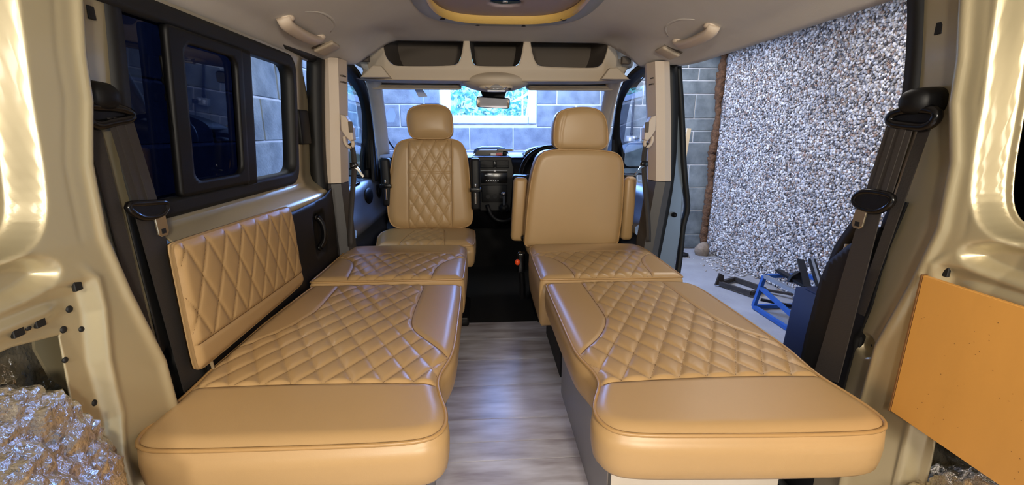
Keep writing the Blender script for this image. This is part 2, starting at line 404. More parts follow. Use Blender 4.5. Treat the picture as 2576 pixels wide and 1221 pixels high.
# ------------------------------------------------------------------ GARAGE (setting)
GZ = -.5; FW = 5.5; RX = 2.83; LX = -1.56; GC = 2.35
gf = patch('garage_floor', lambda P: np.full(len(P), -1.), -1.7, 3.0, -2.5, 5.7, .12,
           lambda P: np.c_[P, GZ+.006*np.sin(P[:, 0]*5.1+P[:, 1]*3.3)*np.sin(P[:, 1]*2.1)-.006], M['concrete'])
tag(gf, 'dusty grey concrete floor of the garage', 'floor', kind='structure')
gc = box('garage_ceiling', -1.8, 3.2, -2.5, 5.7, GC, GC+.06, M['concrete'], None, 0)
tag(gc, 'concrete ceiling over the garage', 'ceiling', kind='structure')
rbm = box('shade_beam', 2.45, RX+.1, .3, FW, 1.94, 2.12, M['rust'], None, .01); rbm.name = 'shade_beam_right'; tag(rbm, 'rough brown beam added to shade the top of the pebbledash wall', 'beam', kind='structure')  # added beam, sized to cast the shade band along the wall top

def wall_of_blocks(root, rects, place, depth=.1):
    cache = {}
    for (u0, u1, v0, v1) in rects:
        w = round(u1-u0-.012, 3); h = round(v1-v0-.012, 3)
        if w < .03 or h < .03: continue
        if (w, h) not in cache:
            bm = bmesh.new(); bm_box(bm, -w/2, w/2, -depth/2, depth/2, -h/2, h/2, .006, 1)
            me = bpy.data.meshes.new('block'); bm.to_mesh(me); bm.free(); me.materials.append(M['block']); cache[(w, h)] = me
        o = bpy.data.objects.new('block', cache[(w, h)]); COL.objects.link(o); o.parent = root
        place(o, (u0+u1)/2, (v0+v1)/2)
        ORG[o.name] = ORG[root.name]
    return
# front wall with a window opening
wf = thing('wall_garage_front', 'grey concrete block wall with pale mortar facing the windscreen', 'wall', (.6, FW+.06, GZ), kind='structure')
WX0, WX1, WZ0, WZ1 = -.58, .58, 1.10, 2.12
bm = bmesh.new()
for r in ((LX-.2, WX0, GZ, GC), (WX1, RX+.3, GZ, GC), (WX0, WX1, GZ, WZ0), (WX0, WX1, WZ1, GC)):
    bm_box(bm, r[0], r[1], FW+.004, FW+.11, r[2], r[3])
fin('mortar_bed', bm, M['mortar'], wf)
rects = []
cz = [GZ, -.338, -.052, .235, .522, .79, 1.062, 1.325, 1.60, 1.88, 2.15, GC]
for i in range(len(cz)-1):
    x = LX-.05-(.29 if i % 2 else 0)
    x = -1.235-.56*2 + (.237 if i % 2 == 0 else 0)
    while x < 2.2:
        a, b = x, x+.53; x = b
        a = max(a, LX); b = min(b, 2.19)
        if b-a < .06: continue
        segs = [(a, b)]
        if cz[i+1] > WZ0+.02 and cz[i] < WZ1-.02:
            segs = []
            if a < WX0: segs.append((a, min(b, WX0)))
            if b > WX1: segs.append((max(a, WX1), b))
        for a, b in segs:
            if b-a > .06: rects.append((a, b, cz[i], cz[i+1]))
cr = [GZ, -.315, .007, .309, .599, .876, 1.017, 1.166, 1.457, 1.613, 1.754, 1.99, 2.226, GC]
for i in range(len(cr)-1):
    if cr[i+1]-cr[i] > .2: sp = [2.19, 2.55, RX] if i % 2 else [2.19, 2.42, RX]
    else: sp = [2.19, 2.56, RX] if i % 2 else [2.19, RX]
    for a, b in zip(sp[:-1], sp[1:]): rects.append((a, b, cr[i], cr[i+1]))
o0 = ORG[wf.name]
wall_of_blocks(wf, rects, lambda o, u, v: setattr(o, 'location', (u-o0.x, FW+.05-.004+random.uniform(-.003, .003)-o0.y, v-o0.z)))
# left wall
wl = thing('wall_garage_left', 'concrete block wall close outside the sliding window', 'wall', (LX-.06, 2, GZ), kind='structure')
box('mortar_bed', LX-.11, LX-.004, -2.5, FW, GZ, GC, M['mortar'], wl, 0)
rects = []
for i in range(10):
    z0 = GZ+.0+.288*i; z1 = min(z0+.288, GC); y = -.6-(.29 if i % 2 else 0)
    while y < FW:
        rects.append((max(y, -.6), min(y+.58, FW), z0, z1)); y += .58
o1 = ORG[wl.name]
def pl(o, u, v): o.location = (LX-.05+.004+random.uniform(-.004, .004)-o1.x, u-o1.y, v-o1.z); o.rotation_euler = (0, 0, math.pi/2)
wall_of_blocks(wl, rects, pl)
# pebbledash wall
wr = thing('wall_garage_right', 'pebbledash wall panel of grey white stones beside the open sliding door', 'wall', (RX+.05, 3, GZ), kind='structure')
box('render_base', RX, RX+.1, .3, FW, GZ, GC, M['render'], wr, 0)
def pebbles(name, n, ctr, size, m, parent, squash=(0, .55)):
    bm = bmesh.new(); bmesh.ops.create_icosphere(bm, subdivisions=1, radius=1); b = np.array([v.co[:] for v in bm.verts]); f = np.array([[v.index for v in q.verts] for q in bm.faces]); bm.free()
    r = RNG.uniform(size[0], size[1], (n, 1, 1))*RNG.uniform(.65, 1.25, (n, 1, 3)); ang = RNG.uniform(0, 2*math.pi, n)
    P = b[None]*r
    c, s = np.cos(ang)[:, None], np.sin(ang)[:, None]
    if squash[0] == 0:
        P[:, :, 0] *= squash[1]; y = P[:, :, 1]*c-P[:, :, 2]*s; z = P[:, :, 1]*s+P[:, :, 2]*c; P[:, :, 1] = y; P[:, :, 2] = z
    else:
        P[:, :, 2] *= squash[1]; x = P[:, :, 0]*c-P[:, :, 1]*s; y = P[:, :, 0]*s+P[:, :, 1]*c; P[:, :, 0] = x; P[:, :, 1] = y
    P += ctr[:, None]
    off = np.array(ORG[parent.name]) if parent else ctr.mean(0)
    V = (P-off).reshape(-1, 3); F = (f[None]+(np.arange(n)*len(b))[:, None, None]).reshape(-1, 3)
    me = bpy.data.meshes.new(name); me.vertices.add(len(V)); me.vertices.foreach_set('co', V.ravel()); me.loops.add(F.size); me.loops.foreach_set('vertex_index', F.ravel().astype(np.int32))
    me.polygons.add(len(F)); me.polygons.foreach_set('loop_start', np.arange(0, F.size, 3, dtype=np.int32)); me.polygons.foreach_set('use_smooth', np.ones(len(F), bool)); me.update(); me.validate()
    return link(name, me, m, parent, Vector(off))
# icosphere(1) has 80 faces: use the bare icosahedron for the wall
def pebbles_lo(name, n, ctr, size, m, parent):
    g = (1+5**.5)/2
    b = np.array([(-1, g, 0), (1, g, 0), (-1, -g, 0), (1, -g, 0), (0, -1, g), (0, 1, g), (0, -1, -g), (0, 1, -g), (g, 0, -1), (g, 0, 1), (-g, 0, -1), (-g, 0, 1)])/math.sqrt(1+g*g)
    f = np.array([(0, 11, 5), (0, 5, 1), (0, 1, 7), (0, 7, 10), (0, 10, 11), (1, 5, 9), (5, 11, 4), (11, 10, 2), (10, 7, 6), (7, 1, 8), (3, 9, 4), (3, 4, 2), (3, 2, 6), (3, 6, 8), (3, 8, 9), (4, 9, 5), (2, 4, 11), (6, 2, 10), (8, 6, 7), (9, 8, 1)])
    r = RNG.uniform(size[0], size[1], (n, 1, 1))*RNG.uniform(.7, 1.35, (n, 1, 3)); ang = RNG.uniform(0, 2*math.pi, n)
    P = b[None]*r; P[:, :, 0] *= .6
    c, s = np.cos(ang)[:, None], np.sin(ang)[:, None]; y = P[:, :, 1]*c-P[:, :, 2]*s; z = P[:, :, 1]*s+P[:, :, 2]*c; P[:, :, 1] = y; P[:, :, 2] = z
    P += ctr[:, None]; off = np.array(ORG[parent.name]); V = (P-off).reshape(-1, 3); F = (f[None]+(np.arange(n)*12)[:, None, None]).reshape(-1, 3)
    me = bpy.data.meshes.new(name); me.vertices.add(len(V)); me.vertices.foreach_set('co', V.ravel()); me.loops.add(F.size); me.loops.foreach_set('vertex_index', F.ravel().astype(np.int32))
    me.polygons.add(len(F)); me.polygons.foreach_set('loop_start', np.arange(0, F.size, 3, dtype=np.int32)); me.polygons.foreach_set('use_smooth', np.ones(len(F), bool)); me.update(); me.validate()
    return link(name, me, m, parent, Vector(off))
sp = .0175; yy, zz = np.meshgrid(np.arange(1.2, 5.36, sp), np.arange(GZ+.01, GC, sp), indexing='ij'); n = yy.size
ctr = np.c_[RX+RNG.uniform(-.007, .002, n), yy.ravel()+RNG.uniform(-.008, .008, n), zz.ravel()+RNG.uniform(-.008, .008, n)]
tag(pebbles_lo('pebbles', n, ctr, (.009, .0155), M['pebble'], wr), kind='stuff')
wb = thing('wall_garage_back', 'grey block wall closing the garage behind the tailgate', 'wall', (.6, -2.5, GZ), kind='structure')
box('wall_face', -1.8, 3.0, -2.6, -2.5, GZ, GC, M['block'], wb, 0)
# rusty filler joint in the corner
pts = [(RX-.01+random.uniform(-.010, .004)+.012*math.sin(z*7), FW-.07+random.uniform(-.012, .012), z) for z in np.linspace(GZ+.1, GC-.01, 110)]
jf = sweep('joint_filler', pts, circ(.055, 9), M['rust'], None, (0, 1, 0), scale=[random.uniform(.75, 1.12)+.15*math.sin(9*p[2]) for p in pts])
tag(jf, 'rusty brown foam filler running down the wall corner', 'filler')

# garage window with shrubs outside
gw = thing('window_4', 'white framed garage window seen through the windscreen', 'window', (0, FW, WZ0), kind='structure')
bm = bmesh.new()
for r in ((WX0, WX0+.125, WZ0, WZ1), (WX1-.10, WX1, WZ0, WZ1), (WX0+.125, WX1-.10, WZ0, WZ0+.10), (WX0+.125, WX1-.10, WZ1-.1, WZ1)):
    bm_box(bm, r[0]+.002, r[1]-.002, FW-.012, FW+.09, r[2]+.002, r[3]-.002, .008, 2)
fin('frame', bm, M['frameblue'], gw, False)
box('pane', WX0+.125, WX1-.10, FW+.04, FW+.046, WZ0+.1, WZ1-.1, M['glass_clear'], gw, 0)
def leaves(name, n, lo, hi, size, m):
    c = RNG.uniform(lo, hi, (n, 3)); V = []; F = []
    b = np.array([(-1, 0, 0), (0, -.42, .06), (1, 0, 0), (0, .42, .06)])
    ax = RNG.normal(size=(n, 3)); ax /= np.linalg.norm(ax, axis=1, keepdims=True); t = RNG.normal(size=(n, 3)); bx = np.cross(ax, t); bx /= np.linalg.norm(bx, axis=1, keepdims=True); cx = np.cross(ax, bx)
    s = RNG.uniform(size[0], size[1], n)[:, None, None]
    V = (c[:, None]+s*(b[None, :, 0:1]*ax[:, None]+b[None, :, 1:2]*bx[:, None]+b[None, :, 2:3]*cx[:, None])).reshape(-1, 3)
    F = (np.arange(n)[:, None]*4+np.arange(4)[None])
    return mesh(name, V, F, m, None, False)
sf = leaves('shrub_foliage', 3600, (-1.1, 6.35, GZ+.05), (1.1, 7.0, 2.05), (.03, .085), M['leaf'])
gd = box('garden_ground', -3, 3, 5.72, 8, GZ-.06, GZ, M['rubble'], None, 0); tag(gd, 'earth outside the garage window', 'ground', kind='structure')
tag(sf, 'bright blue green shrub foliage outside the garage window', 'foliage', kind='stuff')
for i, (x0, x1, y) in enumerate(((.435, .44, 5.83), (.53, .465, 5.80))):
    s = sweep('timber_lath', [(x1, y, GZ), (x1 if i else .437, y, 1.1), (x0, y, 1.5)], flat(.022, .03), M['timber'], None, (0, 1, 0), smooth=False)
    tag(s, ['thin upright timber lath behind the garage window glass', 'leaning timber lath crossing outside the garage window'][i], 'lath', 'laths outside the garage window')
# socket with plug and conduit on the front wall
so = thing('double_socket', 'grey metal double socket with black plug on the block wall', 'socket', (1.765, FW-.01, .86))
box('back_box', 1.70, 1.83, FW-.045, FW+.02, .875, .96, M['socketgrey'], so, .006)
box('switch', 1.775, 1.80, FW-.052, FW-.044, .925, .95, M['white'], so, .002)
box('outlet', 1.725, 1.755, FW-.05, FW-.044, .895, .94, M['white'], so, .003)
box('plug', 1.80, 1.85, FW-.10, FW-.044, .885, .935, M['blackgloss'], so, .012)
cyl('plug_cable', (1.825, FW-.08, .89), (1.825, FW-.03, .55), .006, M['black'], so)
ell('gland', (1.765, FW-.015, .985), (.018, .018, .03), M['black'], so)
cb = sweep('conduit_cable', [(1.765, FW-.02, .99), (1.765, FW-.02, GC-.05)], circ(.014, 8), M['trimdark'], None, (0, 1, 0)); tag(cb, 'dark cable rising up the block wall from the socket', 'cable')
lt = sweep('wall_batten', [(2.10, 4.9, GZ), (2.228, 4.92, 1.045)], flat(.045, .02), M['timber'], None, (0, 1, 0), smooth=False); tag(lt, 'pale timber batten standing by the block wall beyond the open door', 'batten')

# ------------------------------------------------------------------ VAN SHELL (setting)
# floor of laminate planks
fl = thing('floor', 'weathered grey laminate plank floor between the two bench beds', 'floor', (0, 1.2, 0), kind='structure')
box('underlay', -.74, .78, -.3, 2.2, -.05, -.009, M['rubber'], fl, 0)
ys = [-.3, .1, .42, .64, .85, 1.04, 1.166, 1.253, 1.373, 1.587, 1.795, 2.002, 2.2]
for a, b in zip(ys[:-1], ys[1:]):
    box('plank', -.74, .78, a+.0017, b-.0017, -.009, 0, M['plank'], fl, 0)
cf = box('cab_floor', -.8, .8, 2.201, 3.3, -.12, -.004, M['carpet'], None, 0); tag(cf, 'black carpeted cab floor between the front seats', 'floor', kind='structure')
# headliner
def ceil_z(x, y):
    x = np.asarray(x, float); y = np.asarray(y, float)
    a = np.abs(x-.02)
    z = 1.442-.14*ss(.30, .80, a)**1.05-.03*ss(.70, .80, a)
    w = ss(1.75, 2.22, y); z = z*(1-w)+w*(1.444-.145*ss(.50, .67, a))
    return z
ce = thing('ceiling', 'beige grey fabric headliner of the van roof', 'ceiling', (0, 1, 1.4), kind='structure')
hat = [(.02+.325*math.copysign(abs(math.cos(t))**.62, math.cos(t)), 1.58+.42*math.copysign(abs(math.sin(t))**.62, math.sin(t))) for t in np.linspace(0, 2*math.pi, 96, endpoint=False)]
hat = np.array(hat)
hl_out = np.array([(-.765, -.3), (.80, -.3), (.80, 2.0), (.74, 2.12), (.63, 2.16), (.585, 2.26), (.53, 2.36), (-.50, 2.36), (-.55, 2.26), (-.60, 2.16), (-.70, 2.12), (-.765, 2.0)])
patch('headliner', lambda P: np.maximum(sdf(P, hl_out), -(sdf(P, hat)+.02)), -.775, .81, -.3, 2.37, .014, lambda P: np.c_[P, ceil_z(P[:, 0], P[:, 1])], M['headliner'], ce, .006)
box('outer_skin', -.9, .9, -.3, 2.95, 1.52, 1.53, M['paint'], ce, 0)
# hatch opening surround
hs = thing('roof_hatch', 'round cornered roof opening with yellow varnished rim and grey surround', 'hatch', (0, 1.5, 1.44))
def ring(name, s0, s1, z0, z1, m, n=96):
    c = np.array([.02, 1.58]); a = np.c_[c+(hat-c)*s0, np.full(len(hat), z0)]; b = np.c_[c+(hat-c)*s1, np.full(len(hat), z1)]
    md = np.c_[c+(hat-c)*((s0+s1)/2), np.full(len(hat), min(z0, z1)-.004)]
    return loft(name, [np.vstack([q, q[:1]]) for q in (a, md, b)], m, hs)
ring('surround', 1.0, .84, 1.432, 1.430, M['hatchgrey'])
ring('rim', .84, .815, 1.428, 1.464, M['hatchyellow'])
vh = np.array([(.058*math.cos(t)+.018, 1.735+.058*math.sin(t)) for t in np.linspace(0, 2*math.pi, 32, endpoint=False)])
hp = np.array([.02, 1.58])+(hat-[.02, 1.58])*.82
patch('inner_panel', lambda P: np.maximum(sdf(P, hp), -sdf(P, vh)), -.28, .32, 1.2, 1.96, .012, lambda P: np.c_[P, np.full(len(P), 1.464)], M['hatchpanel'], hs, .01)
box('vent_daylight', -.06, .10, 1.64, 1.82, 1.482, 1.486, M['blueglow'], hs, 0)  # blue sheet stands in for daylight seen through the vent hole
box('vent_catch', .01, .03, 1.77, 1.785, 1.464, 1.478, M['chrome'], hs, .003)
for sx, sy in ((-.222, 1.875), (.252, 1.86), (-.085, 1.965), (.105, 1.966)):
    ell('screw_hole', (sx, sy, 1.429), (.014, .014, .004), M['black'], hs, 12)

# side wall pressings -----------------------------------------------------------------
def side_panel(sgn, X0, dy):
    # inner pressed steel behind the door opening; m>0 bulges towards the van centre
    bz = np.array([0, .30, .42, .56, .72, .83, .95, 1.05, 1.12, 1.22, 1.4])
    by = np.array([.83, .828, .822, .814, .77, .747, .751, .773, .774, .787, .81])+dy
    ez = np.array([0, .40, .50, .64, .77, .90, 1.07, 1.25, 1.4]); ey = np.array([1.00, .992, .975, .94, .915, .895, .885, .908, .925])+dy
    d2 = -.004 if sgn < 0 else 0
    lz = np.array([0, .44, .51, .62, .71, .765, .79]); ly = np.array([.70, .705, .718, .716, .724, .722, .705])+(0 if sgn < 0 else -.012)
    wz = np.array([.5, .842, .862, .89, .94, 1.05, 1.3, 1.4]); wy = np.array([.60, .60, .655, .672, .678, .686, .70, .70])+d2
    def rel(P):
        Y, Z = P[:, 0], P[:, 1]; r = np.interp(Z, bz, by)
        m = .042*ss(.020, -.020, Y-r)-.17*np.clip(r-.025-Y, 0, .10)-.10*np.clip(Y-r-.022, 0, .12)
        m -= .016*ss(.010, -.012, Y-np.interp(Z, lz, ly))*ss(.775, .745, Z)
        m += .004*np.exp(-((Y-np.interp(Z, lz, ly)-.012)/.007)**2)*ss(.80, .76, Z)
        m -= .0010*np.exp(-((Y-r+.058)/.005)**2)*ss(.80, .86, Z)
        m += .006*np.exp(-((Y-r+.026)/.008)**2)
        dw = sdf(P, winp)
        m -= .045*ss(.024, .010, dw)
        bx = sdf(P, chaikin([(.2, .755), (.60, .755), (.69+d2, .775), (.69+d2, .815), (.62, .835), (.2, .835)], 2))
        m -= .026*ss(.004, -.022, bx)
        m += .010*np.exp(-((Z-.735)/.012)**2)*ss(.70, .66, Y)
        for cy, cz, ry, rz in ((.862+dy, .525, .028, .028), (.880+dy, .745, .016, .055)):
            q = np.sqrt(((Y-cy)/ry)**2+((Z-cz)/rz)**2); m -= .014*ss(1.12, .75, q)
        m -= .035*ss(-.006, .01, Y-np.interp(Z, ez, ey)+.012)
        return m
    winp = chaikin([(-.2, .842), (.58, .842), (.645+d2, .850), (.668+d2, .880), (.678+d2, .94), (.686+d2, 1.05), (.694+d2, 1.18), (.70+d2, 1.31), (.0, 1.31), (-.2, 1.31)], 2)
    def pos(P): return np.c_[sgn*(X0-rel(P)-.018*ss(.9, 1.35, P[:, 1])), P]
    edge = np.array([(.0, .0)]+[(y, z) for y, z in zip(ey, ez)]+[(.0, 1.4)])
    bay = np.array([(-.1, -.1), (.63, -.1), (.652, .42), (.666, .56), (.677, .690), (.61, .704), (-.1, .716)]) if sgn < 0 else np.array([(-.1, -.1), (.66, -.1), (.665, .38), (.68, .60), (-.1, .60)])
    S = lambda P: np.maximum(np.maximum(sdf(P, edge), -sdf(P, winp)), -sdf(P, bay))
    return S, pos, rel
wL = thing('wall_left', 'champagne painted bare metal side of the van with sliding window', 'wall', (-.75, .9, .6), kind='structure')
wR = thing('wall_right', 'champagne painted bare metal rear pillar beside the open sliding door', 'wall', (.80, .7, .6), kind='structure')
XL, XR = .75, .80
for root, sgn, X0, dy in ((wL, -1, XL, .035), (wR, 1, XR, 0)):
    S, pos, rel = side_panel(sgn, X0, dy)
    patch('pressed_panel', S, .12, 1.04, .0, 1.36, .0032, pos, M['paint'], root, .002)
    box('outer_skin', *sorted((sgn*(X0+.10), sgn*(X0+.115))), -.1, .98, 0, .84, M['paint'], root, 0)
    box('outer_skin', *sorted((sgn*(X0+.10), sgn*(X0+.115))), .74, .98, .84, 1.5, M['paint'], root, 0)
    tag(box('quarter_glass', *sorted((sgn*(X0+.045), sgn*(X0+.05))), -.1, .80, .80, 1.34, M['glass_dark'], root, 0), 'dark privacy glass behind the window opening')
    def hole(y, z, a, b, rnd=False):
        p = pos(np.array([(y, z)]))[0]; x = p[0]
        if rnd: ell('punched_hole', (x, y, z), (.003, a, b), M['rubber'], root, 12)
        else: box('punched_hole', x-.003, x+.003, y-a, y+a, z-b, z+b, M['rubber'], root, .001, 1)
    if sgn > 0:
        hole(.842, 1.190, .0075, .011); hole(.709, .755, .0075, .010); hole(.862, .525, .004, .004, True); hole(.826, .455, .003, .003, True)
    else:
        hole(.870, 1.200, .0075, .011); hole(.708, .763, .007, .0105); hole(.700, .724, .006, .006, True); hole(.711, .684, .005, .005, True)
        hole(.686, .695, .006, .006, True); hole(.676, .647, .005, .005, True); hole(.704, .55, .005, .006, True); hole(.897, .525, .004, .004, True)
        hole(.650, .724, .0075, .0075); hole(.618, .724, .008, .0075); hole(.58, .731, .007, .006, True); hole(.634, .722, .0045, .004, True)
    tp = np.array([(.838, .86), (.862, .74), (.866, .62), (.886, .5), (.897, .30), (.99, .30), (.975, .5), (.935, .72), (.90, .86)]) if sgn > 0 else np.array([(.872, .86), (.874, .6), (.868, .30), (1.02, .30), (1.0, .5), (.965, .7), (.94, .86)])
    tag(patch('pillar_trim', lambda P: sdf(P, tp), .82, 1.03, .29, .87, .006, lambda P: pos(P)-np.array([sgn*.004, 0, 0]), M['rubber'], root, .002), 'black trim behind the belt')
prism('inner_sheet', [(.697, .70), (.80, .70), (.80, .42), (.745, .52), (.736, .543), (.701, .603), (.69, .66)], 'x', -.80, -.795, M['paint'], wL, 0)

# left sliding door skin with its window
prof_z = np.array([.0, .70, .735, .752, .80, .825, .85, 1.24, 1.30]); prof_x = np.array([.765, .762, .727, .727, .782, .79, .79, .755, .742])
lw = rrect(.80, 1.700, .832, 1.243, .055)
lwS = lambda P: sdf(P, lw)
def lpos(P): return np.c_[-np.interp(P[:, 1], prof_z, prof_x)-.012*ss(1.78, 1.88, P[:, 0]), P]
door_out = np.array([(.965, .0), (1.93, .0), (1.93, 1.10), (1.87, 1.22), (1.83, 1.31), (.965, 1.31)])
patch('sliding_door_skin', lambda P: np.maximum(sdf(P, door_out), -lwS(P)), .90, 1.93, 0, 1.32, .009, lpos, M['paint'], wL, .002)
win = thing('window_1', 'black framed sliding side window, front part slid open', 'window', (-.77, 1.3, .85), kind='structure')
def wpos(dx): return lambda P: np.c_[-.79+(P[:, 1]-.825)/.415*.035+dx, P]
fo = rrect(.78, 1.725, .815, 1.262, .06); fi = rrect(.80, 1.695, .855, 1.224, .045)
patch('outer_frame', lambda P: np.maximum(sdf(P, fo), -sdf(P, fi)), .77, 1.73, .79, 1.28, .009, wpos(.020), M['rubber'], win, .045)
# fixed rear bar, dividing post, sliding frame bars
po = rrect(1.325, 1.395, .85, 1.225, .004)
patch('divider_post', lambda P: sdf(P, po), 1.3, 1.42, .84, 1.23, .008, wpos(.025), M['black'], win, .02)
sfo = rrect(1.045, 1.345, .855, 1.222, .01); sfi = rrect(1.095, 1.315, .885, 1.195, .03)
patch('sliding_frame', lambda P: np.maximum(sdf(P, sfo), -sdf(P, sfi)), 1.04, 1.35, .85, 1.23, .007, wpos(.028), M['black'], win, .015)
for z in (1.04, 1.075, 1.11): box('latch_rib', -.765, -.745, 1.052, 1.085, z-.008, z+.008, M['blackgloss'], win, .003)
box('latch', -.757, -.748, 1.045, 1.092, .99, 1.16, M['black'], win, .004)
tag(patch('sliding_pane', lambda P: sdf(P, rrect(1.06, 1.34, .86, 1.22, .01)), 1.05, 1.35, .85, 1.23, .03, wpos(.010), M['glass_dark'], win), 'dark tinted sliding pane')
tag(patch('fixed_pane', lambda P: sdf(P, rrect(.80, 1.12, .84, 1.24, .01)), .79, 1.14, .83, 1.25, .03, wpos(-.002), M['glass_dark'], win), 'dark tinted fixed pane')
# door lower plastic and handle
patch('cladding_and_shade', lambda P: sdf(P, np.array([(1.40, .1), (1.93, .1), (1.93, .77), (1.83, .745), (1.56, .735), (1.40, .735), (1.40, .56), (.97, .56), (.97, .1)])), .96, 1.94, .09, .78, .012,
      lambda P: np.c_[-.724-.02*ss(-.014, .004, -np.abs(P[:, 0]-1.745)+.045)*ss(-.014, .004, -np.abs(P[:, 1]-.61)+.075), P], M['black'], wL, .004)  # real cladding; its low rear part is black for shade under the wall cushion
dh = thing('sliding_door_handle', 'curved black pull handle in the recess of the dark sliding door cladding', 'handle', (-.745, 1.75, .55))
sweep('grip', smoothpath([(-.740, 1.765, .545), (-.722, 1.77, .57), (-.714, 1.77, .61), (-.722, 1.77, .65), (-.740, 1.765, .672)], 14), circ(.012, 10, .009), M['blackgloss'], dh, (0, 1, 0))
ell('pivot', (-.740, 1.765, .672), (.008, .014, .014), M['blackgloss'], dh, 12); ell('pivot', (-.740, 1.765, .545), (.008, .014, .014), M['blackgloss'], dh, 12)
lk = box('door_latch_cover', -.795, -.760, 1.770, 1.86, .955, 1.085, M['black'], None, .006); tag(lk, 'black latch cover on the champagne door post beside the sliding window', 'latch')
ell('post_screw', (-.79, 1.80, .92), (.003, .006, .006), M['rubber'], wL, 10)
# seals round the left door's front edge
sweep('door_seal', smoothpath([(-.725, 1.93, .1), (-.765, 1.945, .4), (-.785, 1.95, .8), (-.755, 1.94, 1.15), (-.735, 1.93, 1.29)], 30), flat(.05, .06), M['rubber'], wL, (0, 1, 0))
sweep('roof_seal', [(-.758, .85, 1.30), (-.752, 1.2, 1.305), (-.742, 1.6, 1.298), (-.735, 1.98, 1.285)], circ(.018, 8), M['rubber'], wL)
sweep('rear_seal', smoothpath([(-.752, .932, 1.32), (-.755, .918, 1.14), (-.765, .900, .95), (-.765, .920, .78), (-.755, .955, .6), (-.75, .99, .40), (-.75, 1.0, .1)], 30), flat(.03, .035), M['rubber'], wL, (0, 1, 0))
sweep('door_flange', smoothpath([(-.728, .945, .74), (-.728, .962, .66), (-.728, .968, .56), (-.728, .985, .45), (-.728, 1.0, .3)], 16), flat(.004, .02), M['beigeflange'], wL, (1, 0, 0))
# right door opening: seals, flange
sweep('rear_seal', smoothpath([(.790, .915, 1.32), (.800, .898, 1.25), (.808, .875, 1.07), (.815, .890, .94), (.83, .965, .79), (.845, 1.02, .72), (.85, 1.04, .66), (.85, 1.035, .58), (.84, 1.04, .43), (.84, 1.05, .2)], 40), flat(.03, .03), M['rubber'], wR, (0, 1, 0))
sweep('door_flange', smoothpath([(.822, .98, .735), (.822, .988, .66), (.822, .99, .56), (.822, .998, .44), (.822, 1.01, .3)], 16), flat(.004, .026), M['beigeflange'], wR, (1, 0, 0))
patch('opening_return', lambda P: sdf(P, np.array([(.87, .0), (1.06, .0), (1.05, .45), (1.035, .62), (1.02, .68), (.97, .735), (.89, .80)])), .86, 1.07, 0, .82, .012, lambda P: np.c_[np.full(len(P), .826), P], M['rubber'], wR, .02)
sweep('roof_seal', [(.785, .80, 1.285), (.795, 1.06, 1.30), (.80, 1.45, 1.298), (.795, 1.9, 1.305), (.775, 2.08, 1.29)], circ(.014, 8), M['rubber'], wR)
# sill
box('door_sill', .74, .90, .98, 2.1, -.06, .0, M['rubber'], wR, .01)

# B pillars ------------------------------------------------------------------------------
def bpillar(n, s, lab):
    r = thing('trim_%d' % n, lab, 'pillar', (s*.72, 2.05, .1), kind='structure')
    up = [(.728, 1.985), (.70, 1.975), (.666, 1.99), (.652, 2.06), (.66, 2.10), (.78, 2.10)]
    lo = [(.772, 1.985), (.74, 1.975), (.702, 1.99), (.690, 2.06), (.70, 2.10), (.82, 2.10)]
    dxr = .025 if s > 0 else 0
    loft('upper_cover', [[(s*(x+dxr), y, .782) for x, y in lo], [(s*(x*.5+X*.5+dxr), (y+Y)/2, 1.03) for (x, y), (X, Y) in zip(lo, up)], [(s*(x+dxr*.6), y, 1.30) for x, y in up]], M['trimlight'], r, True, True, False)
    tag(loft('lower_cover', [[(s*(x-.03), y-.03, .0) for x, y in lo], [(s*(x-.012), y-.01, .45) for x, y in lo], [(s*(x+dxr), y-.002, .779) for x, y in lo]], M['trimdark'], r, True, True, False), 'dark grey lower half of the pillar cover')
    for z in (1.235, 1.21): box('slot', *sorted((s*(.655+dxr), s*(.672+dxr))), 2.0, 2.045, z-.004, z+.001, M['pocket'], r, 0)
    return r
bpillar(1, -1, 'pale plastic trimmed door pillar behind the swivelled passenger seat')
bR = bpillar(2, 1, 'pale plastic trimmed door pillar behind the driving seat')
sweep('pillar_seal', smoothpath([(.735, 2.06, .1), (.775, 2.06, .42), (.815, 2.06, .78), (.80, 2.06, 1.1), (.775, 2.06, 1.30)], 24), flat(.045, .06), M['rubber'], bR, (0, 1, 0))
prism('outer_pillar_face', [(.80, 1.3), (.815, 1.3), (.875, 1.0), (.915, .75), (.925, .5), (.905, .2), (.88, -.1), (.76, -.1), (.80, .35), (.835, .78)], 'y', 2.11, 2.16, M['paintdaylit'], bR, .004)
sweep('outer_seal', smoothpath([(.828, 2.10, 1.32), (.87, 2.10, 1.08), (.90, 2.10, .85), (.935, 2.11, .70), (.955, 2.12, .62), (.935, 2.12, .54), (.94, 2.12, .42), (.92, 2.10, .2), (.90, 2.10, .0)], 36), flat(.02, .03), M['rubber'], bR, (0, 1, 0))
ell('door_buffer', (.878, 2.10, .60), (.013, .02, .013), M['black'], bR, 12)
